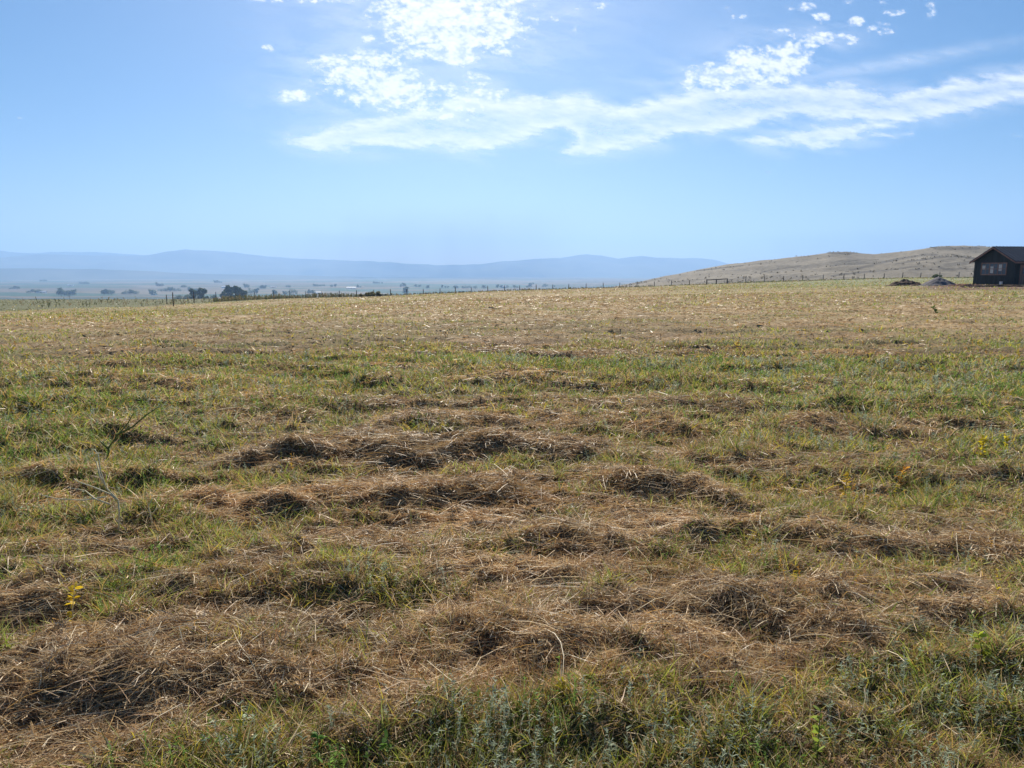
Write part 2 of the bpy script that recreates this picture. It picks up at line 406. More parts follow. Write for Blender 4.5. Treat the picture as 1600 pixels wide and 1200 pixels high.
def grass_batch(acc, n, r0, r1, ex, nseg, hmul=1.):
    X, Y, r = scatter(n, r0, r1, ex)
    g = green_local(X, Y); keep = rng.random(n) < np.clip(g * 1.5 - .2, .0, 1); X, Y, r, g = X[keep], Y[keep], r[keep], g[keep]
    n = len(X); h = ground(X, Y)
    a = rng.random(n) * 6.283; tilt = .35 + .5 * rng.random(n) ** .7
    cl = fbm(X * 5, Y * 5, 3, 81) * (1 - sstep(8, 20, r)) + fbm(X * 1.1, Y * 1.6, 3, 82) * sstep(8, 20, r)
    D = np.stack([np.cos(a) * np.cos(tilt * 1.6), np.sin(a) * np.cos(tilt * 1.6) , np.sin(tilt * 1.6)], 1)
    D /= np.linalg.norm(D, axis=1, keepdims=True)
    L = (.022 + .11 * rng.random(n) ** 1.6) * (.3 + 1.25 * cl) * hmul * (1 + .012 * np.minimum(r, 45))
    W = np.maximum(.0025 + .003 * rng.random(n), (.5 + .6 * rng.random(n)) * r * PXW)
    P = np.stack([X, Y, h - .006], 1)
    Bd = np.stack([np.cos(a) * .35, np.sin(a) * .35, -.25 * np.ones(n)], 1) * rng.random((n, 1))
    pn = fbm(X * .9, Y * 1.6, 3, 63)
    C = pick(GREEN_C, GREEN_P, n, .6 + .8 * pn)
    f = (.35 + .65 * np.clip(rng.random(n) + .0, 0, 1))[:, None]
    dry = rng.random(n) < .34
    C[dry] = pick(STRAW_C, STRAW_P, dry.sum(), np.full(dry.sum(), .85))
    uc = uncut(X, Y) > .5; C[uc] = np.array([.20, .20, .10]) * (.6 + .7 * rng.random((uc.sum(), 1)))
    yl = rng.random(n) < .10 * sstep(.5, .65, fbm(X * .9, Y * 1.6, 3, 99))
    C[yl] = np.array([.62, .50, .06])
    acc.add(ribbons(P, D, L, W, Bd, nseg, C, .2))
def standing_batch(acc, n, r0, r1, ex):
    X, Y, r = scatter(n, r0, r1, ex); u, v = to_uv(X, Y)
    m = np.maximum(np.exp(-((u - 395) / 120) ** 2 - ((v - 925) / 34) ** 2), .8 * np.exp(-((u - 1340) / 110) ** 2 - ((v - 930) / 40) ** 2))
    m = np.maximum(m, .75 * sstep(.60, .72, fbm(X * 1.3, Y * 1.9, 3, 141)))
    m = np.maximum(m, .4 * np.clip(rows_h(X, Y) * 6, 0, 1))
    k = rng.random(n) < m; X, Y, r, m = X[k], Y[k], r[k], m[k]; n = len(X)
    a = rng.random(n) * 6.283; tl = rng.random(n) ** .7 * .75
    D = np.stack([np.cos(a) * np.sin(tl), np.sin(a) * np.sin(tl), np.cos(tl)], 1)
    L = (.03 + .11 * rng.random(n) ** 1.4) * (.5 + .6 * m)
    Bd = np.stack([np.cos(a) * .4, np.sin(a) * .4, -.35 * np.ones(n)], 1) * rng.random((n, 1))
    C = np.array([[.50, .29, .12], [.40, .21, .10], [.62, .44, .22], [.30, .19, .10], [.36, .31, .10]])[rng.integers(0, 5, n)] * (.7 + .6 * rng.random((n, 1)))
    acc.add(ribbons(np.stack([X, Y, ground(X, Y) - .005], 1), D, L, np.maximum(.0018 + .0015 * rng.random(n), .45 * r * PXW), Bd, 3, C, .25))
def chaff_batch(acc, n, r0, r1, ex):
    X, Y, r = scatter(n, r0, r1, ex); k = rng.random(n) > np.clip(green_local(X, Y) - .1, 0, .8); X, Y, r = X[k], Y[k], r[k]; n = len(X)
    a = rng.random(n) * 6.283; tl = rng.normal(size=n) * .5
    D = np.stack([np.cos(a) * np.cos(tl), np.sin(a) * np.cos(tl), np.sin(tl)], 1)
    Bd = rng.normal(size=(n, 3)) * .5
    C = pick(STRAW_C, STRAW_P, n, .5 + .8 * fbm(X * 3, Y * 4, 3, 67))
    P = np.stack([X, Y, ground(X, Y) + .004 + rng.random(n) * (.012 + .2 * rows_h(X, Y))], 1)
    acc.add(ribbons(P, D, .008 + .04 * rng.random(n) ** 1.6, np.maximum(.003 + .005 * rng.random(n), .5 * r * PXW), Bd, 2, C, .4))
sa = Acc()
chaff_batch(sa, 300000, 1.6, 9, .6)
standing_batch(sa, 260000, 1.8, 12, 1.0)
straw_batch(sa, 330000, 1.5, 6.5, .55, 3)
straw_batch(sa, 230000, 6.5, 16, 1.2, 2)
straw_batch(sa, 200000, 16, 60, 1.6, 1, .9)
straw_batch(sa, 70000, 60, 190, 1.8, 1, .8)
tag(sa.build('dry_straw', M_STRAW), 'cut dry straw lying in low raked rows across the field', 'straw', kind='stuff')
ga = Acc()
grass_batch(ga, 330000, 1.5, 6.5, .55, 3)
grass_batch(ga, 300000, 6.5, 16, 1.2, 2, 1.05)
grass_batch(ga, 260000, 16, 60, 1.6, 1, .9)
grass_batch(ga, 110000, 60, 200, 1.8, 1, .8)
tag(ga.build('grass', M_GRASS), 'short green and yellowing grass growing up through the cut straw', 'grass', kind='stuff')

# leafy weeds: stems with many small leaves
def weed_batch(acc, X, Y, hts, cols, nl=22, ll=.02, lw=.006, spread=.35, leanv=.35):
    n = len(X); h = ground(X, Y)
    a = rng.random(n) * 6.283; ln = rng.random(n) * leanv
    D = np.stack([np.cos(a) * ln, np.sin(a) * ln, np.ones(n)], 1); D /= np.linalg.norm(D, axis=1, keepdims=True)
    P = np.stack([X, Y, h - .01], 1); r = np.hypot(X, Y)
    acc.add(ribbons(P, D, hts, np.maximum(.0025, .5 * r * PXW), np.zeros((n, 3)), 1, cols * .8, .4))
    t = .15 + .85 * rng.random((n, nl)); la = rng.random((n, nl)) * 6.283
    PP = (P[:, None] + D[:, None] * (hts[:, None] * t)[..., None]).reshape(-1, 3)
    la = la.ravel(); el = .2 + rng.random(n * nl) * .8
    DD = np.stack([np.cos(la) * np.cos(el), np.sin(la) * np.cos(el), np.sin(el)], 1)
    LL = ll * (.6 + .8 * rng.random(n * nl)) * np.repeat(np.clip(r / 6, 1, 3), nl)
    WW = np.maximum(lw * (.6 + .8 * rng.random(n * nl)), .55 * np.repeat(r, nl) * PXW)
    CC = np.repeat(cols, nl, 0) * (.7 + .6 * rng.random((n * nl, 1)))
    acc.add(ribbons(PP, DD, LL, WW, np.tile([0, 0, -.25], (n * nl, 1)), 2 if ll > .015 else 1, CC, .3))
wa = Acc()
X, Y, r = scatter(34000, 1.5, 14, 1.0)
g = green_local(X, Y); k = (rng.random(len(X)) < np.clip(g * 2 - .85, 0, 1) * .6); X, Y, r = X[k], Y[k], r[k]
t = rng.random(len(X)); sage = fbm(X * 2, Y * 2, 2, 12) > .5
cols = np.where(sage[:, None], np.array([[.32, .37, .26]]), np.array([[.18, .29, .06]])) * (.7 + .6 * t[:, None])
weed_batch(wa, X, Y, .05 + .12 * rng.random(len(X)), cols, 16, .018, .004)
X, Y, r = scatter(4200, 3.5, 45, 1.2)
g = greenness(X, Y); k = (rng.random(len(X)) < np.clip(g * 1.6 - .3, 0.02, 1)) & (fbm(X * .5, Y * .5, 2, 44) > .5); X, Y = X[k], Y[k]
yc = np.array([[.55, .42, .03], [.40, .38, .05], [.50, .28, .05]])[rng.integers(0, 3, len(X))]
weed_batch(wa, X, Y, .07 + .12 * rng.random(len(X)), yc, 10, .018, .006)
tag(wa.build('leafy_weeds', M_LEAF), 'small leafy green, grey and yellow weeds dotted through the field', 'weeds', kind='stuff')

# long loose pale stalks lying over the hay
la_ = Acc(); X, Y, r = scatter(1300, 2.6, 12, .9); n = len(X)
a = rng.normal(size=n) * .9 + np.where(rng.random(n) < .5, 0, math.pi); tl = rng.random(n) * .35
D = np.stack([np.cos(a) * np.cos(tl), np.sin(a) * np.cos(tl), np.sin(tl)], 1)
Bd = rng.normal(size=(n, 3)) * .3; Bd[:, 2] = -.25 - tl * .5
C = np.array([.78, .68, .48]) * (.5 + .6 * rng.random((n, 1)))
la_.add(ribbons(np.stack([X, Y, ground(X, Y) + .02], 1), D, .10 + .24 * rng.random(n), np.maximum(.0032, .5 * r * PXW), Bd, 5, C, .5))
tag(la_.build('loose_stalks', M_STRAW), 'long pale stalks lying loose on top of the raked hay', 'stalks', kind='stuff')

# weeds and tall dry stems along the far fence line
fw = Acc()
def fence_r(u): return float(np.interp(u, [267, 340, 500, 660, 1000, 1500, 1700], [88, 118, 168, 196, 205, 214, 216]))
uu = np.concatenate([330 + 240 * rng.random(900), 560 + 1000 * rng.random(1600), 20 + 320 * rng.random(90)])
XX = []; YY = []
for u in uu:
    rr_ = fence_r(u) + rng.normal() * 2.0 if u > 330 else 90 + 55 * rng.random()
    x, y = polar(u, rr_); XX.append(x); YY.append(y)
XX = np.array(XX); YY = np.array(YY); n = len(XX)
cl = fbm(XX * .12, YY * .12, 2, 5)
weed_batch(fw, XX, YY, (.25 + .55 * rng.random(n)) * np.where(uu < 570, 1.15, np.where(uu > 1000, .5, .75)) * (.4 + 1.1 * cl), np.array([[.12, .13, .06], [.22, .17, .09], [.09, .10, .05]])[rng.integers(0, 3, n)] * np.where(uu > 1000, 2.0, 1.1)[:, None], 7, .08, .03)
tag(fw.build('fence_line_weeds', M_LEAF), 'rough uncut weeds standing along the wire fence at the field edge', 'weeds', kind='stuff')

# ------------------------------------------------------------------ valley sheet, hill, mountains
m, t, out = new_mat('valley_fields'); N, L = t.nodes, t.links
tc = N.new('ShaderNodeTexCoord'); mp = N.new('ShaderNodeMapping'); mp.inputs['Scale'].default_value = (.0011, .0021, 1); mp.inputs['Rotation'].default_value = (0, 0, .15)
vo = N.new('ShaderNodeTexVoronoi'); vo.distance = 'CHEBYCHEV'; vo.inputs['Scale'].default_value = 1.0; vo.inputs['Randomness'].default_value = .8
rp = N.new('ShaderNodeValToRGB'); rp.color_ramp.interpolation = 'CONSTANT'
els = [(0, (.13, .105, .075)), (.25, (.03, .075, .045)), (.42, (.155, .13, .09)), (.6, (.045, .065, .045)), (.72, (.10, .09, .07)), (.88, (.025, .075, .05))]
while len(rp.color_ramp.elements) < len(els): rp.color_ramp.elements.new(.5)
for e, (p, c) in zip(rp.color_ramp.elements, els): e.position = p; e.color = (*c, 1)
b = principled(t, .95, .1); sx = N.new('ShaderNodeSeparateColor')
L.new(tc.outputs['Object'], mp.inputs[0]); L.new(mp.outputs[0], vo.inputs['Vector']); L.new(vo.outputs['Color'], sx.inputs[0]); L.new(sx.outputs[0], rp.inputs[0])
L.new(rp.outputs[0], b.inputs['Base Color']); L.new(b.outputs[0], out.inputs[0]); M_VALLEY = m
rv = np.exp(np.linspace(math.log(296), math.log(13500), 130))
def vz(X, Y):
    r = np.hypot(X, Y); return base_h(X, Y) - .35 * (r < 310) + (fbm(X * .003, Y * .003, 3, 2) - .5) * 5 * sstep(350, 700, r)
V, Q, T = ring_mesh(az_list(.8, 5), rv, vz, cap=False)
tag(mesh_np('valley', V, Q, None, M_VALLEY, smooth=True), kind='structure')

HU = [700, 860, 960, 1000, 1040, 1057, 1090, 1140, 1180, 1220, 1260, 1285, 1296, 1320, 1328, 1345, 1365, 1400, 1430, 1465, 1500, 1550, 1600, 1700, 1900, 2200, 2800]
HV = [520, 478, 447.8, 440, 431, 428.5, 421.5, 412.5, 409.3, 404.5, 399.5, 396.0, 394.3, 394.3, 395.5, 397.5, 398.5, 395.5, 391, 386, 385.6, 387, 388, 390, 392, 400, 415]
hu = np.arange(700, 2800, 2.5); hs = np.concatenate([np.linspace(0, 1, 150), np.linspace(1, 2, 30)[1:]])
Ug, Sg = np.meshgrid(hu, hs)
crv = np.interp(Ug, HU, HV) ; rc = 640 + 110 * (fbm(Ug * .004, Ug * 0 + 3, 3, 8) - .5) + np.clip(Ug - 1100, 0, 500) * .1
zc = EYE + rc * slope(Ug, crv)
rb = 262.; AA = np.arctan2((Ug - 800) * cp / F, 1.0)
zb = base_h(rb * np.sin(AA), rb * np.cos(AA)) - .8
zc = np.where(Ug < 960, np.minimum(zc, -13), zc)
sf = np.clip(Sg, 0, 1); rad = np.where(Sg <= 1, rb + (rc - rb) * sf, rc + (Sg - 1) * 420)
prof = (sf * .55 + .45 * sf * sf * (3 - 2 * sf))
zh = np.where(Sg <= 1, zb + (zc - zb) * prof, zc - (Sg - 1) ** 1.3 * 60 - 0)
Xh = rad * np.sin(AA); Yh = rad * np.cos(AA)
gul = (fbm(Xh * .012 + Yh * .003, Yh * .012, 4, 15) - .5) * 15 * np.sin(np.pi * sf) * (Sg <= 1) * sstep(980, 1250, Ug)
zh = zh + gul + (fbm(Xh * .09, Yh * .09, 3, 16) - .5) * .8
V = np.stack([Xh, Yh, zh], -1).reshape(-1, 3); nc = len(hu); nr = len(hs)
i = np.arange(nr - 1)[:, None]; j = np.arange(nc - 1)[None, :]
Qh = np.stack([i * nc + j, i * nc + j + 1, (i + 1) * nc + j + 1, (i + 1) * nc + j], -1).reshape(-1, 4)[:, ::-1]
uu_, vv_ = to_uv(Xh, Yh, zh)
def seg_d(u, v, a, b, vs=1.0):
    ax, ay = a; bx, by = b; dx, dy = bx - ax, (by - ay) * vs
    t = np.clip(((u - ax) * dx + (v - ay) * vs * dy) / (dx * dx + dy * dy + 1e-9), 0, 1)
    return np.hypot(u - ax - t * dx, (v - ay) * vs - t * dy)
shr = np.zeros_like(uu_)
for pl, wd in [([(1296, 395), (1326, 396.5)], 1.7), ([(1462, 387.5), (1490, 388.5), (1525, 388.5)], 2.2), ([(1300, 431), (1340, 426), (1380, 423), (1440, 415)], 1.3), ([(1330, 422), (1365, 414), (1400, 405), (1432, 400), (1458, 397)], 1.5),
               ([(1400, 412), (1450, 405), (1480, 400)], 1.0), ([(1420, 422), (1470, 420), (1523, 421)], .8), ([(1090, 423), (1160, 415)], .9), ([(1190, 425), (1250, 415)], .7), ([(1440, 398), (1462, 398)], 1.8), ([(1490, 399), (1523, 404)], 1.2)]:
    for a_, b_ in zip(pl[:-1], pl[1:]):
        d = seg_d(uu_, vv_, a_, b_, 2.0); shr = np.maximum(shr, 1 - sstep(wd * 1.0, wd * 3.2, d))
nn = .5 * fbm(Xh * .03, Yh * .012, 5, 23, .6) + .5 * fbm(uu_ * .03, vv_ * .5 + uu_ * .06, 4, 24, .6)
shr = np.clip(shr * (.6 + .8 * nn) + sstep(.52, .62, nn) * .6, 0, 1)[..., None]
hc = np.array([.215, .19, .15]) * (.75 + .5 * fbm(Xh * .05, Yh * .02, 4, 29)[..., None])
hc = hc * (1 - shr) + np.array([.115, .105, .09]) * shr
M_HILL = attr_mat('dry_hillside', .35, .35, .8, 1.2, .6)
tag(mesh_np('hill', V, Qh, None, M_HILL, smooth=True, colors=hc.reshape(-1, 3)), kind='structure')
# sagebrush dotted over the hill
sb = Acc(); n = 3600
ii = rng.integers(2, 149, n); jj = rng.integers(110, 400, n)
px = Xh[ii, jj] + rng.normal(size=n) * 1.5; py = Yh[ii, jj] + rng.normal(size=n) * 1.5; pz = zh[ii, jj]
k = rng.random(n) < (.06 + .9 * shr[ii, jj, 0] ** 1.5); px, py, pz = px[k], py[k], pz[k]; n = len(px)
for q in range(9):
    d = rng.normal(size=(n, 3)); d[:, 2] = np.abs(d[:, 2]) + .25; d /= np.linalg.norm(d, axis=1, keepdims=True)
    sb.add(ribbons(np.stack([px, py, pz - .1], 1) + rng.normal(size=(n, 3)) * .25, d, .25 + .5 * rng.random(n), .35 + .3 * rng.random(n), np.zeros((n, 3)), 1, np.array([.19, .165, .12]) * (.6 + .8 * rng.random((n, 1))), .4))
tag(sb.build('sagebrush', M_LEAF), 'scattered low sagebrush over the dry hillside', 'brush', kind='stuff')

M_MOUNT = noise_mat('mountain_slopes', (.03, .04, .03), (.09, .09, .06), .0016, .95, .1, 0)
def range_mesh(name, us, vs, dist, depth, seed, zb=-62, rough=1.0):
    uu = np.arange(us[0], us[-1], 3.0); ns = 44
    s = np.linspace(0, 2, ns); Ug, Sg = np.meshgrid(uu, s)
    cv = np.interp(Ug, us, vs) + (fbm(Ug * .035, Ug * 0 + seed, 4, seed) - .5) * 3.0 * rough
    rc = dist + 900 * (fbm(Ug * .006, Ug * 0, 3, seed + 3) - .5)
    zc = EYE + rc * slope(Ug, cv)
    A = np.arctan2((Ug - 800) * cp / F, 1.0)
    rad = rc + (Sg - 1) * depth; e = np.abs(Sg - 1)
    x = rad * np.sin(A); y = rad * np.cos(A)
    rid = fbm(x * .0011, y * .0005, 4, seed + 5)
    z = zb - 20 + (zc - zb + 20) * np.clip(1 - e ** (1.0 + .5 * rid), 0, 1) * (1 - .8 * np.abs(rid - .5) * 2 * sstep(0, .25, e))
    V = np.stack([x, y, z], -1).reshape(-1, 3); nc = len(uu)
    i = np.arange(ns - 1)[:, None]; j = np.arange(nc - 1)[None, :]
    Q = np.stack([i * nc + j, i * nc + j + 1, (i + 1) * nc + j + 1, (i + 1) * nc + j], -1).reshape(-1, 4)[:, ::-1]
    tag(mesh_np(name, V, Q, None, M_MOUNT, smooth=True), kind='structure')
range_mesh('distant_mountains', [-900, -500, -100, 0, 20, 60, 110, 150, 190, 300, 420, 520],
           [405, 396, 392, 391, 393, 395, 393, 393.5, 396.5, 402, 410, 425], 13200, 900, 31)
range_mesh('mountains', [-900, -600, -200, 0, 60, 130, 200, 235, 262, 290, 320, 370, 430, 500, 560, 620, 660, 690, 750, 790, 830, 875, 900, 916, 935, 965, 1000, 1040, 1080, 1110, 1140, 1200, 1400, 1900],
           [415, 408, 404, 402, 397, 398, 399.5, 397, 392, 389.3, 390.5, 394.5, 401, 405, 408, 410, 413.5, 413.5, 412, 407.5, 404.5, 402.5, 398, 396, 399, 403, 400, 402.5, 403, 405.5, 412, 418, 424, 430], 11000, 1700, 57)
range_mesh('foothills', [-900, -300, 0, 60, 150, 240, 330, 420, 520, 640],
           [418, 418, 419.5, 419, 420, 424, 428, 429.5, 431.5, 434], 7600, 800, 77, rough=.6)

# ------------------------------------------------------------------ trees
def crown_mesh(name, blobs, nleaf, lsz, cols, parent, mat):
    """blobs: (x,y,z,rx,ry,rz); leaf clumps spread through them"""
    acc = Acc(); w_ = np.array([b[3] * b[4] * b[5] for b in blobs]) ** .8; w_ /= w_.sum()
    idx = rng.choice(len(blobs), nleaf, p=w_); B = np.array(blobs)[idx]
    d = rng.normal(size=(nleaf, 3)); d /= np.linalg.norm(d, axis=1, keepdims=True)
    q = rng.random(nleaf) ** .45
    P = B[:, :3] + d * B[:, 3:] * q[:, None]
    D = rng.normal(size=(nleaf, 3)); D[:, 2] -= .3; D /= np.linalg.norm(D, axis=1, keepdims=True)
    C = np.array(cols)[rng.integers(0, len(cols), nleaf)] * (.75 + .5 * rng.random((nleaf, 1)))
    acc.add(ribbons(P, D, lsz * (.7 + .6 * rng.random(nleaf)), lsz * (.5 + .4 * rng.random(nleaf)), np.zeros((nleaf, 3)), 1, C, .5))
    o = acc.build(name, mat); o.parent = parent; return o
def tubes(name, segs, mat, parent=None, ns=7):
    """segs: list of (points, radii) tapered tubes joined into one mesh"""
    V, Q, T = [], [], []
    for pts, rad in segs:
        b = len(V); pts = [Vector(p) for p in pts]
        for i, p in enumerate(pts):
            d = (pts[min(i + 1, len(pts) - 1)] - pts[max(i - 1, 0)]).normalized()
            a = d.orthogonal().normalized(); c = d.cross(a)
            for k in range(ns):
                an = 2 * math.pi * k / ns; V.append(tuple(p + (a * math.cos(an) + c * math.sin(an)) * rad[i]))
        for i in range(len(pts) - 1):
            for k in range(ns):
                k2 = (k + 1) % ns; Q.append((b + i * ns + k, b + i * ns + k2, b + (i + 1) * ns + k2, b + (i + 1) * ns + k))
        for k in range(1, ns - 1):
            T.append((b, b + k + 1, b + k)); e = b + (len(pts) - 1) * ns; T.append((e, e + k, e + k + 1))
    return mesh_np(name, np.array(V), np.array(Q), np.array(T), mat, parent, smooth=True)
M_BARK = noise_mat('bark', (.09, .075, .06), (.16, .135, .11), 3, .9, .1, .5)
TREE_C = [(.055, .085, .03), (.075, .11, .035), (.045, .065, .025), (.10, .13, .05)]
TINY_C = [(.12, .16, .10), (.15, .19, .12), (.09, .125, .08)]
def tree(u, r, h, wd, label, group, kind, nleaf=2600, seed=0):
    random.seed(seed); x, y = polar(u, r); z = float(base_h(np.array([x]), np.array([y]))[0]) - .5
    root = empty('tree', (x, y, z), 0, label, 'tree', group); h = h * (1.25 if h > 12.5 and r < 1000 else 1)
    segs = [([(0, 0, 0), (.2, 0, h * .3), (.1, .2, h * .6)], [h * .028, h * .02, h * .008])]; blobs = []
    nb = 7 if kind == 'open' else 9
    for k in range(nb):
        a = k * 2.4 + random.random(); zz = h * (.42 + .5 * (k + .5) / nb) if kind == 'open' else h * (.3 + .55 * (k + .5) / nb)
        rad_ = wd * .5 * (.75 * random.random() ** .5) * (1 - .5 * max(0, zz / h - .6))
        c = (math.cos(a) * rad_, math.sin(a) * rad_, zz); s = wd * (.16 + .10 * random.random()) if kind == 'open' else wd * (.22 + .1 * random.random())
        blobs.append((*c, s, s, s * (.9 if kind == 'open' else .8)))
        segs.append(([(0.1, 0, h * .22 + .3 * (zz - h * .22)), (c[0] * .5, c[1] * .5, zz * .8), c], [h * .01, h * .007, h * .003]))
    tubes('trunk', segs, M_BARK, root, 6)
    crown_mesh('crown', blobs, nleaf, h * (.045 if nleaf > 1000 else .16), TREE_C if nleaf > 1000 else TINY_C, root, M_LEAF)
    return root
GT_ = 'cottonwood trees beyond the left field edge'
for k, (u, r, h, wd, lb, kd) in enumerate([
    (299, 900, 20, 11, 'tall open-crowned tree, leftmost of the dark pair left of the wider tree cluster', 'open'),
    (313, 915, 21, 13, 'taller tree with two gaps in its crown, just right of the leftmost open-crowned tree', 'open'),
    (321, 905, 13, 7, 'small narrow tree tucked against the right side of the dark pair', 'open'),
    (347, 905, 17, 9, 'leaning lower tree at the left end of the wide tree cluster', 'open'),
    (356, 920, 23, 14, 'tallest full-crowned tree in the wide cluster right of the gap', 'open'),
    (368, 900, 22, 12, 'dense tree in the middle right of the wide cluster', 'open'),
    (379, 900, 19, 10, 'spreading tree at the right end of the wide cluster', 'open')]):
    tree(u, r, h, wd, lb, GT_, kd, 2600, 10 + k)
for k, (u, r, h, wd, lb) in enumerate([
    (277, 1250, 17, 16, 'low rounded bluish tree at the far left of the tree line beyond the field'),
    (289, 1240, 18, 15, 'low rounded bluish tree just left of the dark open-crowned pair'),
    (331, 1250, 18, 15, 'rounded bluish tree in the gap between the two tree clusters')]):
    tree(u, r, h, wd, lb, 'hazy rounded trees beyond the left field edge', 'round', 2200, 40 + k)
# tiny far trees on the valley floor: copies of three trees
protos = []
for k, (h, wd) in enumerate([(11, 12), (14, 9), (10, 16)]):
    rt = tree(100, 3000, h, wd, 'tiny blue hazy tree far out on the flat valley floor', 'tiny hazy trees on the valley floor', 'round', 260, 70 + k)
    crown = [c for c in rt.children if c.name.startswith('crown')][0]
    protos.append([rt, True])
spots = [(50, 452, 22), (92, 457, 10), (100, 457, 12), (109, 457, 8), (163, 456, 12), (173, 455, 7), (190, 455, 8), (200, 455, 12), (210, 455, 6), (248, 445, 12), (236, 457, 4), (255, 452, 22), (270, 452, 18), (285, 447, 8),
         (302, 452, 20), (384, 449, 8), (395, 457, 16), (410, 450, 10), (427, 459, 8), (444, 459, 6), (457, 458, 5), (484, 458, 12), (450, 448, 8), (497, 447, 18), (520, 448, 12), (560, 449, 8), (628, 448, 10), (652, 448, 12),
         (668, 450, 6), (695, 449, 14), (712, 450, 8), (728, 450, 14), (742, 451, 6), (756, 451, 8), (780, 450, 12), (792, 449, 6), (806, 450, 8), (826, 449, 10), (850, 448, 8), (866, 448, 6), (20, 447, 14), (130, 441, 16), (66, 437, 12), (340, 441, 14), (590, 443, 16), (830, 444, 8), (633, 461, 9)]
ZT = ['near the left edge of the valley', 'in the valley left of the fence corner', 'in the valley behind the dark open trees', 'just right of the big tree cluster', 'in the valley left of the edge bushes', 'in the valley behind the edge bushes', 'in the valley behind the middle fence posts']
random.seed(5); first = True
for u, v, wpx in spots:
    r = 61.6 * F / (v - 425.); n = max(1, int(round(wpx * r / F / 13)))
    for q in range(min(n, 5)):
        rt, unused = protos[random.randrange(3)]
        uu2 = u + (q - (n - 1) / 2) * (wpx / max(n, 1)); x, y = polar(uu2, r * (1 + .01 * random.random()))
        z = float(vz(np.array([x]), np.array([y]))[0]) - .3; s = (.8 + .4 * random.random()) * (1.25 if v > 455 else 1.0)
        pr = [p for p in protos if p[0] is rt][0]
        if pr[1]: o = rt; pr[1] = False
        else:
            o = rt.copy(); COL.objects.link(o)
            for c in rt.children:
                c2 = c.copy(); COL.objects.link(c2); c2.parent = o
        zi = int(np.searchsorted([140, 265, 345, 470, 600, 720], u)); zt = ZT[zi] + (', nearer fields' if v >= 452 else ', farther fields')
        o['label'] = 'tiny blue hazy tree ' + zt; o['group'] = 'tiny hazy trees ' + zt
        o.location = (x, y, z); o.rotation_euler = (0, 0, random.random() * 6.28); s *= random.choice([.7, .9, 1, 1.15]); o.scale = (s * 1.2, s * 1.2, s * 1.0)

# ------------------------------------------------------------------ boxes / prisms
class MB:
    def __init__(s): s.V, s.F = [], []
    def box(s, x0, x1, y0, y1, z0, z1):
        b = len(s.V); s.V += [(x, y, z) for z in (z0, z1) for y in (y0, y1) for x in (x0, x1)]
        s.F += [tuple(b + i for i in f) for f in ((0, 2, 3, 1), (4, 5, 7, 6), (0, 1, 5, 4), (1, 3, 7, 5), (3, 2, 6, 7), (2, 0, 4, 6))]; return s
    def poly(s, pts, off):                       # extruded outline
        b = len(s.V); n = len(pts); s.V += [tuple(p) for p in pts] + [tuple(Vector(p) + Vector(off)) for p in pts]
        s.F += [tuple(b + i for i in range(n)), tuple(b + n + n - 1 - i for i in range(n))] + [(b + i, b + n + i, b + n + (i + 1) % n, b + (i + 1) % n) for i in range(n)]; return s
    def build(s, name, mat, parent=None, bevel=0):
        me = bpy.data.meshes.new(name); me.from_pydata(s.V, [], s.F)
        import bmesh
        bm = bmesh.new(); bm.from_mesh(me); bmesh.ops.recalc_face_normals(bm, faces=bm.faces)
        if bevel: bmesh.ops.bevel(bm, geom=bm.edges[:], offset=bevel, segments=1, affect='EDGES')
        bm.to_mesh(me); bm.free()
        me.materials.append(mat); o = bpy.data.objects.new(name, me); COL.objects.link(o)
        if parent: o.parent = parent
        return o

# ------------------------------------------------------------------ cabin
M_WALL = noise_mat('charcoal_board', (.009, .013, .013), (.022, .028, .028), 2.5, .6, .3, .3, 20, stretch=(1, 1, .15))
M_TRIM = noise_mat('brown_wood_trim', (.20, .095, .065), (.32, .17, .12), 6, .6, .3, .2, 30, stretch=(1, 1, .3))
M_ROOF = noise_mat('dark_metal_roof', (.03, .035, .05), (.045, .05, .07), 1.5, .6, .3, .1)
M_GLASS, t, out = new_mat('window_glass'); b = principled(t, .05, .6, (.05, .06, .07)); t.links.new(b.outputs[0], out.inputs[0])
M_CURT = noise_mat('pale_curtain', (.55, .52, .47), (.7, .68, .62), 9, .9, .1, .2)
M_WOOD = noise_mat('weathered_wood', (.07, .058, .048), (.14, .12, .10), 5, .9, .1, .4, 30, stretch=(1, 1, .2))
HX, HY = polar(1585.5, 92.5); HA = math.atan2(HX, HY)
hz = g1(HX, HY) - .05
# local axes: +x along the long side (away right), +y along the gable towards the left rear; origin at the near corner
cabin = empty('cabin', (HX, HY, hz), -HA + R(45), 'small dark cabin with brown trimmed windows and a gabled metal roof', 'cabin')
WG, LG, EH, RH = 5.35, 9.6, 2.62, 4.05     # gable width, length, eave height, ridge height
wl = MB()
wl.box(0, LG, -.0, .12, 0, EH)             # long side facing right (local y=0)
wl.box(0, LG, WG - .12, WG, 0, EH)
wl.poly([(0, .12, 0), (0, WG - .12, 0), (0, WG - .12, EH), (0, WG / 2, RH - .12), (0, .12, EH)], (.12, 0, 0))
wl.poly([(LG, .12, 0), (LG, WG - .12, 0), (LG, WG - .12, EH), (LG, WG / 2, RH - .12), (LG, .12, EH)], (-.12, 0, 0))
bt = wl
yv = .3
while yv < WG - .1:
    top = EH - .02 + (RH - .25 - EH) * (1 - abs(yv - WG / 2) / (WG / 2))
    if .95 < yv < 4.4: bt.box(-.025, -.002, yv, yv + .04, 0, 1.08); bt.box(-.025, -.002, yv, yv + .04, 2.47, top)
    else: bt.box(-.025, -.002, yv, yv + .04, 0, top)
    yv += .34
xv = .3
while xv < LG:
    if not (.55 < xv < 1.75): bt.box(xv, xv + .04, -.025, -.002, 0, EH - .02)
    xv += .34
wl.build('wall', M_WALL, cabin)
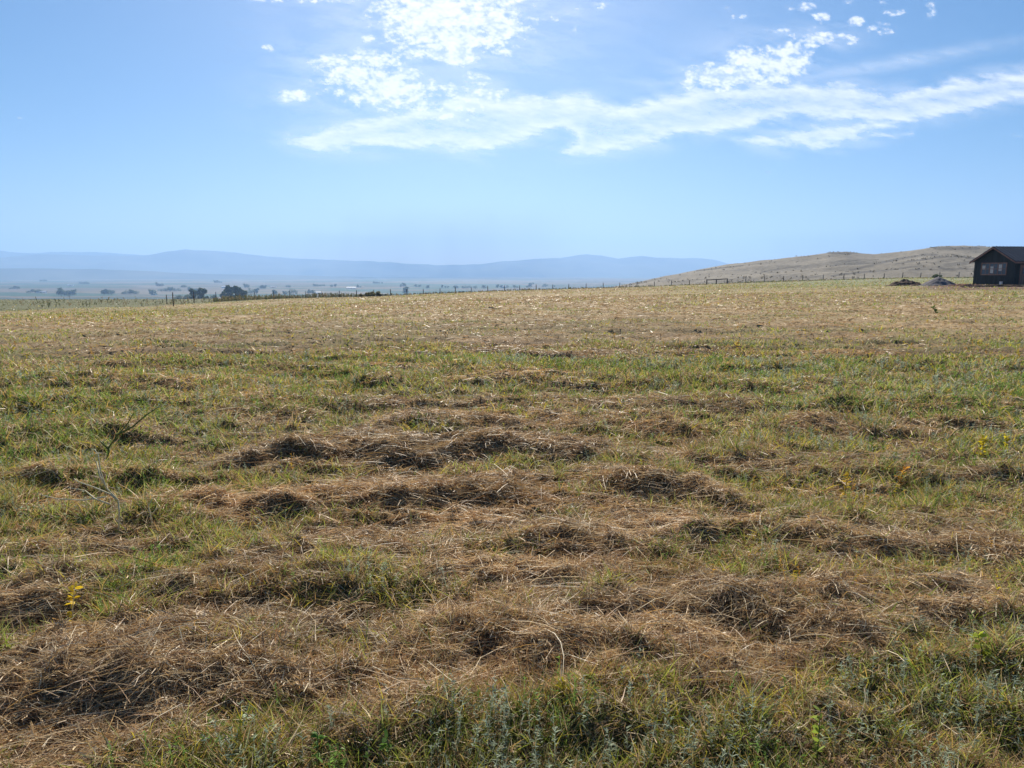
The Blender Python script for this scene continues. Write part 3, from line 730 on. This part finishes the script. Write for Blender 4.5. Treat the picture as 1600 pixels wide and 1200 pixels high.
rf = MB(); ov = .35; dz = (RH - EH) / (WG / 2)
for s in (0, 1):
    y0, y1 = (-ov, WG / 2) if s == 0 else (WG + ov, WG / 2)
    zE = EH - ov * dz + .06; zR = RH + .06
    rf.poly([(-ov, y0, zE), (-ov, y1, zR), (-ov, y1, zR + .09), (-ov, y0, zE + .09)], (LG + 2 * ov, 0, 0))
roof = rf.build('roof', M_ROOF, cabin)
sm = MB()
x = 0.0
while x < LG:
    for s in (0, 1):
        y0, y1 = (-ov, WG / 2) if s == 0 else (WG + ov, WG / 2)
        zE = EH - ov * dz + .15; zR = RH + .15
        sm.poly([(x, y0, zE + .002), (x, y1, zR + .002), (x, y1, zR + .03), (x, y0, zE + .03)], (.03, 0, 0))
    x += .45
sm.build('roof_seam', M_ROOF, roof)
tr = MB()
for s in (0, 1):
    y0, y1 = (-ov, WG / 2) if s == 0 else (WG + ov, WG / 2)
    zE = EH - ov * dz - .10; zR = RH - .10
    tr.poly([(-ov - .03, y0, zE), (-ov - .03, y1, zR), (-ov - .03, y1, zR + .16), (-ov - .03, y0, zE + .16)], (.027, 0, 0))
tr.box(-ov, LG + ov, -ov - .03, -ov - .003, EH - ov * dz - .10, EH - ov * dz + .08)
tr.build('trim_board', M_TRIM, cabin)
def window(y0, y1, z0, z1, n):
    f = MB(); t_ = .11
    f.box(-.05, -.001, y0, y1, z1 - t_, z1); f.box(-.05, -.001, y0, y1, z0, z0 + t_)
    xs = np.linspace(y0, y1 - t_, n + 1)
    for yy in xs: f.box(-.05, -.001, yy, yy + t_, z0 + t_, z1 - t_)
    fo = f.build('window', M_TRIM, cabin)
    for a, b_ in zip(xs[:-1], xs[1:]):
        p = MB().box(-.02, -.004, a + t_, b_, z0 + t_, z1 - t_).build('pane', M_GLASS, fo)
        mid = (z0 + z1) / 2; mm = (a + t_ + b_) / 2
        MB().box(-.032, -.022, a + t_, b_, mid - .035, mid + .035).box(-.031, -.0215, mm - .03, mm + .03, z0 + t_, z1 - t_).build('muntin', M_TRIM, fo)
    for a, b_ in zip(xs[:-1], xs[1:]):
        w3 = (b_ - a - t_); MB().box(-.0212, -.0202, a + t_ + .55 * w3, a + t_ + .97 * w3, z0 + t_ + [.35, .1, .5][int(round((a - y0) / ((y1 - y0) / 3)))], z1 - t_ - [.1, .3, .2][int(round((a - y0) / ((y1 - y0) / 3)))]).build('curtain', M_CURT, fo)
window(1.0, 4.35, 1.1, 2.45, 3)
dr = MB().box(.72, 1.62, -.03, -.002, .05, 2.1).build('door', M_TRIM, cabin)
MB().box(.95, 1.39, -.042, -.032, 1.25, 1.9).build('pane', M_GLASS, dr)
MB().box(1.48, 1.53, -.08, -.032, 1.0, 1.05).build('handle', M_WOOD, dr)
dfm = MB(); dfm.box(.60, .717, -.05, -.002, .05, 2.22); dfm.box(1.623, 1.74, -.05, -.002, .05, 2.22); dfm.box(.717, 1.623, -.05, -.002, 2.103, 2.22); dfm.build('door_frame', M_TRIM, cabin)
MB().box(.3, 2.1, -1.1, -.06, -.2, .06).build('doorstep', noise_mat('concrete', (.30, .29, .27), (.42, .41, .39), 4, .9), cabin)
MB().box(-.034, -.003, -.034, .07, 0, EH - .03).build('corner_board', M_WALL, cabin)

def at_cabin(lx, ly, z=None):
    p = cabin.matrix_basis @ Vector((lx, ly, 0)); return (p.x, p.y, g1(p.x, p.y) if z is None else z)

def mound(name, u, r, w_, d_, h, mat, label, cat, seed, sharp=1.2, rough=.12):
    x, y = polar(u, r); n = 46; gx = np.linspace(-1.15, 1.15, n); A, B = np.meshgrid(gx, gx)
    e = np.hypot(A, B) * (1 + .28 * (fbm(A * 1.7 + seed, B * 1.7, 3, seed) - .5))
    prof = np.clip(1 - e, 0, 1) ** sharp * (1 + .0 * e)
    zz = h * prof + (fbm(A * 7, B * 7, 4, seed + 1) - .5) * rough * h * 4 * np.clip(prof * 3, 0, 1)
    Xw = A * w_ / 2; Yw = B * d_ / 2; zg = ground(x + Xw, y + Yw) - g1(x, y)
    zz = np.where(prof <= 0, zg - .04, zz + zg - .01)
    V = np.stack([Xw, Yw, zz], -1).reshape(-1, 3)
    i = np.arange(n - 1)[:, None]; j = np.arange(n - 1)[None, :]
    Q = np.stack([i * n + j, i * n + j + 1, (i + 1) * n + j + 1, (i + 1) * n + j], -1).reshape(-1, 4)
    keep = (prof.ravel()[Q].max(1) > 0); o = mesh_np(name, V, Q[keep], None, mat, smooth=True)
    o.location = (x, y, g1(x, y)); return tag(o, label, cat)
M_DIRT = noise_mat('dark_earth', (.06, .04, .03), (.14, .095, .07), 3, .95, .1, .9, 9)
M_GRAV = noise_mat('grey_gravel', (.11, .10, .105), (.20, .185, .19), 9, .95, .1, .8, 30)
mound('dirt_pile', 1414, 88, 3.8, 2.8, .68, M_DIRT, 'low lumpy dark earth pile left of the gravel heap', 'dirt pile', 3, .8, .16)
mound('dirt_pile', 1436, 87, 1.8, 1.5, .3, M_DIRT, 'small brown earth heap between the larger earth pile and the gravel heap', 'dirt pile', 9, .8, .2)
mound('gravel_pile', 1467, 87, 3.8, 3.3, .95, M_GRAV, 'smooth cone-shaped heap of purplish grey gravel by the cabin', 'gravel pile', 5, 1.0, .03)
mound('dirt_pile', 1506, 84, 5.0, 1.8, .25, noise_mat('red_earth', (.15, .075, .05), (.24, .14, .10), 3, .95, .1, .9, 9), 'long low ridge of reddish earth between the gravel heap and the cabin', 'dirt pile', 12, .7, .3)
mound('dirt_pile', 1560, 80, 7.5, 1.4, .25, M_DIRT, 'long low brown earth ridge in front of the cabin wall', 'dirt pile', 15, .7, .3)
mound('dirt_mound', 768, 34, 1.0, .6, .10, M_DIRT, 'small dark mound of soil poking out of the tan field', 'dirt mound', 21, .8, .3)
# white bucket by the cabin wall
bx_, by_, bz_ = at_cabin(-.55, 1.0)
bk = empty('bucket', (bx_, by_, bz_), 0, 'small white bucket standing against the dark cabin wall', 'bucket')
M_WHITE = noise_mat('white_plastic', (.72, .72, .70), (.8, .8, .78), 5, .4, .4, 0)
tubes('body', [([(0, 0, 0), (0, 0, .02), (0, 0, .36), (0, 0, .38)], [.13, .135, .155, .158])], M_WHITE, bk, 20)
tubes('handle', [([(-.16, 0, .36), (-.11, .02, .43), (0, .03, .46), (.11, .02, .43), (.16, 0, .36)], [.006] * 5)], M_WOOD, bk, 5)

# ------------------------------------------------------------------ wire fence with wooden posts
fence = empty('wire_fence', (*polar(800, 200), 0), 0, 'long wire fence on weathered wooden posts along the far edge of the field', 'fence')
fo = fence.location.copy()
PU = [267, 300, 335, 366, 396, 425, 451, 476, 502, 529, 556, 583, 609, 635, 661, 687, 711, 736, 762, 788, 812, 838, 864, 889, 916, 943, 969, 996, 1023, 1050, 1078, 1105, 1137, 1166, 1195, 1225, 1255, 1287, 1319, 1351, 1382, 1411, 1439, 1469, 1499, 1529, 1560, 1592, 1625, 1660, 1700]
random.seed(11); pts = []
for u in PU:
    x, y = polar(u, fence_r(u)); pts.append(Vector((x, y, g1(x, y))))
for k, p in enumerate(pts):
    if PU[k] in (1105, 1137): continue
    hh = 1.45 + random.random() * .25; q = p - fo; lx, ly = random.uniform(-.05, .05), random.uniform(-.05, .05); rd = .105 if PU[k] > 500 else .06
    tubes('post', [([(q.x, q.y, q.z - .3), (q.x + lx * .6, q.y, q.z + hh * .6), (q.x + lx, q.y + ly, q.z + hh)], [rd, rd * .95, rd * .85])], M_WOOD, fence, 7)
M_WIRE = noise_mat('rusty_wire', (.14, .11, .09), (.22, .19, .17), 4, .6, .3, 0, metallic=.3)
for hw in (.35, .65, .95, 1.2):
    P3 = []
    for a, b_ in zip(pts[:-1], pts[1:]):
        for t_ in (0, .5):
            p = a.lerp(b_, t_) - fo; P3.append((p.x, p.y - .07, p.z + hw - (.03 if t_ else 0)))
    tubes('wire', [(P3, [.006] * len(P3))], M_WIRE, fence, 4)
# side post at the left end, nearer than the corner
x, y = polar(257, 104); p0 = Vector((x, y, g1(x, y)))
o = tubes('fence_post', [([(0, 0, -.3), (.02, 0, .7), (.03, .02, 1.25)], [.055, .05, .045])], M_WOOD, None, 7); o.location = p0
tag(o, 'lone weathered post standing just left of the fence corner post', 'post')
# pipe rail brace
bu = [1105, 1120, 1137]; bp = []
for u in bu:
    x, y = polar(u, 198); bp.append(Vector((x, y, g1(x, y))))
brace = empty('rail_brace', bp[1], 0, 'low wooden brace of three posts under a top rail beside the far fence', 'fence brace')
for p in bp:
    q = p - bp[1]; tubes('post', [([(q.x, q.y, q.z - .3), (q.x, q.y, q.z + 1.4)], [.16, .15])], M_WOOD, brace, 8)
q0, q2 = bp[0] - bp[1], bp[2] - bp[1]
tubes('rail', [([(q0.x, q0.y - .23, q0.z + 1.22), (0, -.23, 1.27), (q2.x, q2.y - .23, q2.z + 1.3)], [.12, .12, .12])], M_WOOD, brace, 8)

# utility poles on the left
for u, r, lb in ((105, 620, 'tall thin utility pole above the left field edge, nearer of two'), (68, 900, 'faint thin utility pole farther left beyond the field edge')):
    x, y = polar(u, r); z = float(vz(np.array([x]), np.array([y]))[0])
    o = empty('utility_pole', (x, y, z), .5, lb, 'utility pole')
    tubes('pole', [([(0, 0, -1), (0, 0, 12.5)], [.16, .11])], M_WOOD, o, 8)
    tubes('crossarm', [([(-1.2, 0, 11.9), (1.2, 0, 11.9)], [.07, .07])], M_WOOD, o, 6)

# farm buildings in the valley
M_PALE = noise_mat('pale_farm_siding', (.6, .6, .58), (.75, .75, .72), .5, .7, .2, 0)
M_RFP = noise_mat('pale_metal_roof', (.45, .45, .44), (.6, .6, .6), .5, .5, .3, 0)
for u, v, L_, W_, H_, rz, lb in [
    (108, 443.5, 22, 10, 6, .3, 'tiny white farm building beside the poplar row far out in the valley'),
    (62, 452, 26, 10, 5, .1, 'tiny pale shed at the right end of the far left tree line'),
    (354, 448.5, 40, 14, 8, .0, 'long white shed just visible above the wide tree cluster'),
    (238, 456.5, 14, 9, 5, -.3, 'tiny pale house near a small tree in the valley left of the big trees'),
    (496, 457, 26, 10, 5, .2, 'tiny pale farmhouse among valley trees right of the big trees'),
    (548, 450, 34, 12, 6, .1, 'low pale barn on the valley floor left of the middle of the view'),
    (426, 447.5, 22, 10, 6, .0, 'tiny white barn in the far valley right of the wide tree cluster'),
    (787, 449.5, 18, 10, 9, .1, 'small white farm building between trees behind the centre of the fence')]:
    r = 61.6 * F / (v - 425.); x, y = polar(u, r); z = float(vz(np.array([x]), np.array([y]))[0])
    o = empty('farm_building', (x, y, z), rz, lb, 'farm building')
    MB().box(-L_ / 2, L_ / 2, -W_ / 2, W_ / 2, -1, H_ * .6).build('wall', M_PALE, o)
    MB().poly([(-L_ / 2 - .5, -W_ / 2 - .5, H_ * .6 + .02), (-L_ / 2 - .5, W_ / 2 + .5, H_ * .6 + .02), (-L_ / 2 - .5, 0, H_)], (L_ + 1, 0, 0)).build('roof', M_RFP, o)
    MB().box(-1.5, 1.5, -W_ / 2 - .06, -W_ / 2 - .01, -1, H_ * .45).build('door', M_WOOD, o)

# ------------------------------------------------------------------ bushes at the field edge
def bush(u, r, w_, h, label, seed, cols, nleaf=1500, lsz=.09):
    random.seed(seed); x, y = polar(u, r); z = g1(x, y)
    root = empty('bush', (x, y, z - .05), 0, label, 'bush')
    blobs = []; segs = []
    for k in range(8):
        cx = random.uniform(-.42, .42) * w_; cz = h * random.uniform(.3, .8) * (1 - .9 * (cx / w_) ** 2)
        s = h * random.uniform(.18, .32); blobs.append((cx, random.uniform(-.2, .2) * w_, cz, s * 1.3, s * 1.3, s))
        segs.append(([(cx * .2, 0, 0), (cx * .7, 0, cz * .6), (cx, 0, cz * 1.15)], [.03, .02, .008]))
    tubes('branches', segs, M_BARK, root, 5)
    crown_mesh('foliage', blobs, nleaf, lsz, cols, root, M_LEAF)
bush(568, 160, 3.6, 1.0, 'low straggly brown-green bush at the left of the pair on the field edge', 3, [(.16, .15, .07), (.22, .18, .09)], 1200, .16)
bush(584, 158, 3.2, 1.35, 'rounder taller bush at the right of the pair on the field edge', 4, [(.15, .15, .06), (.20, .18, .08), (.11, .12, .05)], 1700, .16)
bush(598, 157, 2.0, .55, 'dark low bush tangle beside the rounder field edge bush', 6, [(.05, .05, .03), (.07, .06, .04)], 700, .12)
bush(1468, 211, 3.0, 1.2, 'dull green bush by the fence above the gravel heap', 8, [(.09, .12, .05), (.12, .14, .06)], 1200, .16)
bush(722, 185, 1.8, .5, 'small dark bush against the fence left of centre', 9, [(.05, .05, .03)], 500, .12)

# ------------------------------------------------------------------ single weeds that stand out
M_STEM = noise_mat('pale_dry_stem', (.50, .46, .28), (.68, .62, .42), 30, .7, .2, 0)
M_STEMG = noise_mat('green_stem', (.08, .12, .03), (.14, .17, .05), 30, .6, .2, 0)
def px_on(u, v, x0, y0):       # point seen at (u,v) in the upright plane y=y0
    dx, dy, dz = pdir(u, v); t = y0 / dy; return (dx * t, y0, EYE + dz * t)
def stem_thing(name, base, branches, rad, mat, label, cat, leafcol=None, nl=0, jit=.05, lsize=.03):
    x0, y0 = gpt(*base, .05); z0 = g1(x0, y0)
    b0 = Vector((x0, y0, z0)); root = empty(name, b0, 0, label, cat)
    segs = []; LP = []
    for br in branches:
        P = [Vector(px_on(u, v, x0, y0)) for u, v in br]
        for i, p in enumerate(P): p.y += random.uniform(-jit, jit) * (0 if br[i] == base else 1) * (i / max(1, len(P) - 1))
        if br[0] == base: P[0] = b0 - Vector((0, 0, .02))
        Pl = [p - b0 for p in P]; n = len(Pl)
        segs.append((Pl, [rad * (1 - .65 * i / (n - 1)) for i in range(n)]))
        for i in range(n - 1):
            for k in range(nl):
                LP.append(Pl[i].lerp(Pl[i + 1], random.random()))
    tubes('stem', segs, mat, root, 6)
    if nl:
        n = len(LP); P = np.array([tuple(p) for p in LP]); D = rng.normal(size=(n, 3)); D[:, 2] = np.abs(D[:, 2]) * .6 + .15; D /= np.linalg.norm(D, axis=1, keepdims=True)
        C = np.array(leafcol) * (.7 + .6 * rng.random((n, 1)))
        acc = Acc(); Ls = lsize * (.6 + .8 * rng.random(n))
        sidev = np.cross(D, rng.normal(size=(n, 3))); sidev /= np.linalg.norm(sidev, axis=1, keepdims=True)
        V = []; Qq = []
        for i in range(n):
            p, d, s, l = P[i], D[i], sidev[i], Ls[i]; b_ = len(V)
            V += [p, p + d * l * .35 + s * l * .2, p + d * l * .75 + s * l * .17 - [0, 0, l * .05], p + d * l - [0, 0, l * .15], p + d * l * .75 - s * l * .17 - [0, 0, l * .05], p + d * l * .35 - s * l * .2]
            Qq += [(b_, b_ + 1, b_ + 5, b_), ]
            Qq[-1] = (b_, b_ + 1, b_ + 5); Qq.append((b_ + 1, b_ + 2, b_ + 4)); Qq.append((b_ + 1, b_ + 4, b_ + 5)); Qq.append((b_ + 2, b_ + 3, b_ + 4))
        mesh_np('leaves', np.array(V), None, np.array(Qq), M_LEAF, root, colors=np.repeat(C, 6, axis=0))
    return root
random.seed(21)
b0 = (183, 830)
stem_thing('branching_weed', b0, [[b0, (186, 800), (184, 782), (166, 762), (160, 735), (150, 712), (143, 704)],
    [(184, 782), (172, 772), (148, 760), (128, 750), (118, 747)], [(172, 788), (150, 778), (130, 768), (112, 760)], [(166, 762), (158, 742), (146, 724), (138, 718)], [(166, 776), (130, 782), (95, 777), (68, 772)]],
    .0058, M_STEM, 'pale leafless weed with forked branches leaning left over the green grass', 'weed')
stem_thing('branching_weed', (168, 722), [[(168, 722), (170, 700), (182, 680), (200, 662), (213, 643)], [(182, 680), (205, 668), (230, 648), (246, 636)], [(170, 702), (160, 690), (150, 684)]], .009, M_STEMG,
    'dark green forked weed stem leaning right behind the pale leafless weed', 'weed', (.10, .13, .04), 2, .05, .03)
stem_thing('branching_weed', (240, 822), [[(240, 822), (236, 806), (232, 790), (240, 778)], [(236, 806), (246, 794), (250, 786)]], .006, M_STEM, 'short broken pale stalk just right of the leafless forked weed', 'weed')
stem_thing('branching_weed', (300, 812), [[(300, 812), (296, 800), (293, 790)], [(300, 812), (308, 800), (305, 790)], [(300, 806), (290, 802), (282, 800)]], .006, M_STEM, 'small pale twiggy stalk among the straw between the forked weed and the first windrow', 'weed')
stem_thing('yellow_weed', (111, 970), [[(111, 970), (113, 950), (117, 932), (119, 914)]], .003, M_STEM, 'single upright stalk of round yellow leaves at the left edge of the field', 'weed', (.62, .44, .03), 11, .02, .030)
M_ORNG = noise_mat('orange_dry_stem', (.50, .28, .08), (.66, .42, .16), 30, .7, .2, 0)
stem_thing('fallen_stalk', (330, 893), [[(330, 893), (290, 886), (245, 882), (200, 872), (160, 856), (112, 838)], [(300, 890), (262, 888), (225, 880), (190, 872)], [(245, 882), (215, 868), (186, 862)]], .0045, M_ORNG, 'long orange dry stalk lying over the grass below the leafless forked weed', 'stalk')
YW = [((1538, 716), [(1538, 716), (1536, 700), (1540, 684)], 'bright yellow bushy weed near the right edge, left of a thin yellow spike', 26, (.60, .48, .03), .045),
      ((1571, 702), [(1571, 702), (1572, 690), (1571, 679)], 'thin bright yellow spike of a weed close to the right edge', 16, (.60, .48, .02), .04),
      ((1405, 752), [(1405, 752), (1408, 742), (1414, 731)], 'small orange-leaved weed leaning right in the green grass on the right', 16, (.56, .28, .04), .04),
      ((1386, 744), [(1386, 744), (1385, 735), (1383, 729)], 'small yellow weed just left of the orange-leaved weed', 8, (.46, .34, .04), .03),
      ((1236, 700), [(1236, 700), (1235, 693), (1236, 688)], 'small bright yellow weed at the far side of the green grass right of centre', 10, (.50, .42, .04), .035),
      ((1320, 765), [(1320, 765), (1322, 752), (1326, 742)], 'ragged yellow and orange weed in the green patch right of the mound', 12, (.50, .34, .04), .04),
      ((1277, 1180), [(1277, 1180), (1281, 1150), (1284, 1110)], 'narrow upright yellow-green plant in the near grass right of centre', 10, (.26, .34, .05), .03),
      ((1531, 1034), [(1531, 1034), (1532, 1012), (1528, 992)], 'tall narrow yellow-green plant on the near straw bank at the right', 16, (.33, .38, .04), .03),
      ((882, 1100), [(882, 1100), (880, 1085), (878, 1062)], 'small yellow-leaved plant at the edge of the near green grass, centre', 14, (.48, .42, .04), .03),
      ((922, 1075), [(922, 1075), (921, 1062), (920, 1049)], 'small lime green sprig on the near straw bank just right of the centre', 12, (.34, .40, .05), .03),
      ((498, 1190), [(498, 1190), (497, 1165), (497, 1140)], 'broad bright green leafy plant in the near grass left of centre', 9, (.12, .22, .05), .035),
      ((608, 1185), [(608, 1185), (606, 1170), (604, 1155)], 'small bright green plant in the near grass between two dark gaps', 7, (.11, .20, .04), .03),
      ((1463, 488), [(1463, 488), (1460, 484), (1457, 479)], 'green weed tuft standing out of the tan field at the far right', 12, (.13, .20, .04), .14)]
for base, br, lb, nl, c, ls in YW:
    stem_thing('leafy_weed' if c[0] < .4 else 'yellow_weed', base, [br], .003 if base[1] > 600 else .02, M_STEMG, lb, 'weed', c, nl, .02, ls)

# ------------------------------------------------------------------ clouds: a thin high layer at 5 km
def sdf_poly(u, v, P):
    P = np.array(P, float); d = np.full(u.shape, 1e9); ins = np.zeros(u.shape, bool)
    for (ax, ay), (bx, by) in zip(P, np.roll(P, -1, 0)):
        d = np.minimum(d, seg_d(u, v, (ax, ay), (bx, by)))
        c = ((ay > v) != (by > v)); xi = (bx - ax) * (v - ay) / (by - ay + 1e-12) + ax; ins ^= c & (u < xi)
    return np.where(ins, d, -d)
cu = np.arange(-260, 1860, 1.7); cv = np.concatenate([np.arange(-60, 290, 1.5)])
U, Vv = np.meshgrid(cu, cv)
wx = (fbm(U / 55, Vv / 30, 6, 101, .6) - .5) * 34; wy = (fbm(U / 60, Vv / 26, 6, 102, .6) - .5) * 22
Uw, Vw = U + wx, Vv + wy
bodyA = [(436,218),(500,207),(560,190),(600,178),(650,168),(700,158),(745,145),(800,150),(850,152),(920,152),(960,166),(1000,165),(1050,150),(1090,140),(1180,128),(1265,134),(1330,132),(1385,145),(1440,136),(1500,123),(1560,115),(1600,112),(1860,96),(1860,140),
         (1600,160),(1500,178),(1420,192),(1360,196),(1330,184),(1180,194),(1100,213),(1000,228),(960,239),(900,247),(868,240),(898,218),(880,206),(850,209),(812,226),(770,241),(720,233),(650,229),(560,236),(490,238),(445,226)]
bodyB = [(1150,223),(1200,209),(1300,196),(1370,184),(1440,180),(1410,194),(1340,207),(1420,211),(1285,229),(1180,227)]
s1 = sdf_poly(Uw, Vw, bodyA); s2 = sdf_poly(Uw, Vw, bodyB)
fine = fbm(U / 26, Vv / 7 - U / 60, 5, 110, .6)
rip = fbm(U / 9 + Vv / 14, Vv / 3.2 - U / 40, 4, 111, .6)
def sheet(s):
    e = sstep(-5, 13, s + (fine - .5) * 22)
    return e * (.27 + .36 * np.exp(-((s - 10) / 11.0) ** 2) + (fine - .5) * .42 + (rip - .5) * .20)
al = np.maximum(sheet(s1), sheet(s2))
# fleecy parts
PF = [(705, 30, 115, 58, 1.15), (770, 8, 60, 30, 1.0), (640, 20, 50, 30, .9), (575, 125, 82, 42, 1.05), (520, 96, 48, 12, .9), (455, 150, 28, 12, .95), (563, 92, 13, 8, .9), (650, 86, 30, 10, 1.0), (712, 88, 48, 12, 1.0), (790, 83, 14, 7, .85),
      (640, 155, 85, 30, .95), (745, 150, 60, 24, .9), (690, 175, 60, 20, .9), (745, 118, 26, 7, .75), (422, 72, 15, 7, .85), (490, 0, 90, 5, .8), (575, 20, 12, 8, .8), (576, 58, 18, 8, .75), (780, 50, 16, 8, .8), (455, 125, 12, 8, .6), (570, 2, 60, 6, .6),
      (395, 166, 12, 4, .5), (897, 48, 18, 10, .8), (935, 12, 25, 8, .75), (866, 30, 10, 6, .6), (890, 80, 10, 5, .6), (945, 28, 20, 8, .55), (900, 20, 26, 6, .6),
      (1130, 120, 60, 24, .9), (1190, 105, 65, 30, 1.0), (1235, 85, 42, 22, 1.0), (1110, 130, 70, 16, .9), (1280, 62, 36, 12, .95), (1215, 48, 20, 6, .7), (1195, 62, 22, 8, .6), (1246, 56, 14, 6, .7), (1330, 64, 14, 9, .9), (1310, 58, 14, 6, .7), (1281, 28, 14, 9, .9), (1336, 34, 15, 8, 1.0),
      (1375, 44, 26, 10, .8), (1398, 19, 18, 8, .95), (1456, 18, 10, 14, .75), (1255, 10, 28, 8, .7), (1370, 5, 20, 6, .8), (1320, 4, 18, 5, .8), (1135, 15, 10, 6, .7), (1155, 22, 14, 6, .6), (1268, 42, 10, 5, .7), (1150, 80, 16, 6, .4), (1105, 95, 18, 8, .5), (748, 262, 26, 6, .75), (1203, 270, 18, 3, .4), (30, 184, 45, 7, .45), (10, 4, 50, 6, .3), (1590, 210, 50, 4, .4)]
reg = np.zeros_like(U)
for x, y, rx, ry, st in PF:
    e = ((U - x + wx * .5) / rx) ** 2 + ((Vv - y + wy * .5) / ry) ** 2; reg = np.maximum(reg, st * np.exp(-.55 * e ** 1.7))
n_c = fbm(U / 15 + wx * .05, Vv / 9, 5, 120, .58)
# rounded cells
def cells(x, y, seed):
    ix = np.floor(x); iy = np.floor(y); d = np.full(x.shape, 9.)
    for a in (-1, 0, 1):
        for b_ in (-1, 0, 1):
            jx, jy = ix + a, iy + b_; dx = jx + hash2(jx, jy, seed) - x; dy = jy + hash2(jx, jy, seed + 7) - y
            d = np.minimum(d, dx * dx + dy * dy)
    return np.sqrt(d)
cl1 = 1 - cells((U + wx * .5) / 19, (Vv + wy * .5) / 11, 5); cl2 = 1 - cells((U + wy * .5) / 7, Vv / 4.5, 6)
tex = .62 * n_c + .20 * cl1 + .18 * cl2
tx = np.clip((tex - .50) * 2.3 + .47 + (fbm(U / 60, Vv / 34, 3, 130) - .5) * .9, 0, 1); fl = sstep(.08, .85, tx + (reg - .93) * 1.25)
al = np.maximum(al, fl * np.clip(.62 + 1.2 * (tex - .5), .3, .85))
# faint veil on the right and soft thin sheet
ve = np.exp(-(((U - 1405) + (Vv - 95) * 2.2) / 110) ** 2 - ((Vv - 97 + (U - 1405) * .16) / 11) ** 2) * .30 * (fine * 1.6)
soft = np.zeros_like(U)
for x, y, rx, ry, st in PF[:12] + PF[27:33]:
    soft = np.maximum(soft, st * np.exp(-.8 * (((U - x) / (rx * 1.5)) ** 2 + ((Vv - y) / (ry * 1.6)) ** 2)))
soft = np.maximum(soft, sstep(-26, 4, np.maximum(s1, s2)) * .8)
ve = np.maximum(ve, soft * .34 * sstep(.3, .75, fbm(U / 60 + wy * .03, Vv / 16 - U / 110, 5, 135, .6)))
al = np.clip(1 - (1 - al) * (1 - ve), 0, .95)
edge = sstep(0, 8, cv - cv[0])[:, None] ; al = al * edge
dx, dy, dzz = pdir(U, Vv); HC = 5000.; tt = HC / np.maximum(dzz, .02)
Vc = np.stack([dx * tt, dy * tt, np.full_like(tt, HC)], -1).reshape(-1, 3)
nc = len(cu); nr = len(cv); i = np.arange(nr - 1)[:, None]; j = np.arange(nc - 1)[None, :]
Qc = np.stack([i * nc + j, i * nc + j + 1, (i + 1) * nc + j + 1, (i + 1) * nc + j], -1).reshape(-1, 4)
af = al.ravel(); Qc = Qc[af[Qc].max(1) > .012]
M_CLOUD, t, out = new_mat('cloud'); N, L = t.nodes, t.links
a = N.new('ShaderNodeAttribute'); a.attribute_name = 'dens'; tp = N.new('ShaderNodeBsdfTransparent')
tr_ = N.new('ShaderNodeBsdfTranslucent'); tr_.inputs[0].default_value = (.80, .81, .83, 1); df = N.new('ShaderNodeBsdfDiffuse'); df.inputs[0].default_value = (.9, .9, .9, 1)
m1 = N.new('ShaderNodeMixShader'); m1.inputs[0].default_value = .06; mx = N.new('ShaderNodeMixShader')
L.new(tr_.outputs[0], m1.inputs[1]); L.new(df.outputs[0], m1.inputs[2]); L.new(a.outputs['Fac'], mx.inputs[0]); L.new(tp.outputs[0], mx.inputs[1]); L.new(m1.outputs[0], mx.inputs[2]); L.new(mx.outputs[0], out.inputs[0])
tag(mesh_np('clouds', Vc, Qc, None, M_CLOUD, smooth=True, attrs={'dens': af}), kind='structure')

# ------------------------------------------------------------------ haze
hzb = MB().box(-17000, 17000, -14000, 15600, -84, 700)
M_HAZE, t, out = new_mat('haze'); pv = t.nodes.new('ShaderNodeVolumePrincipled')
pv.inputs['Color'].default_value = (.37,.60,.97,1); pv.inputs['Density'].default_value = .00014; pv.inputs['Anisotropy'].default_value = 0.26
t.links.new(pv.outputs[0], out.inputs['Volume'])
tag(hzb.build('haze', M_HAZE), 'pale blue smoky haze hanging over the valley', 'haze', kind='stuff')
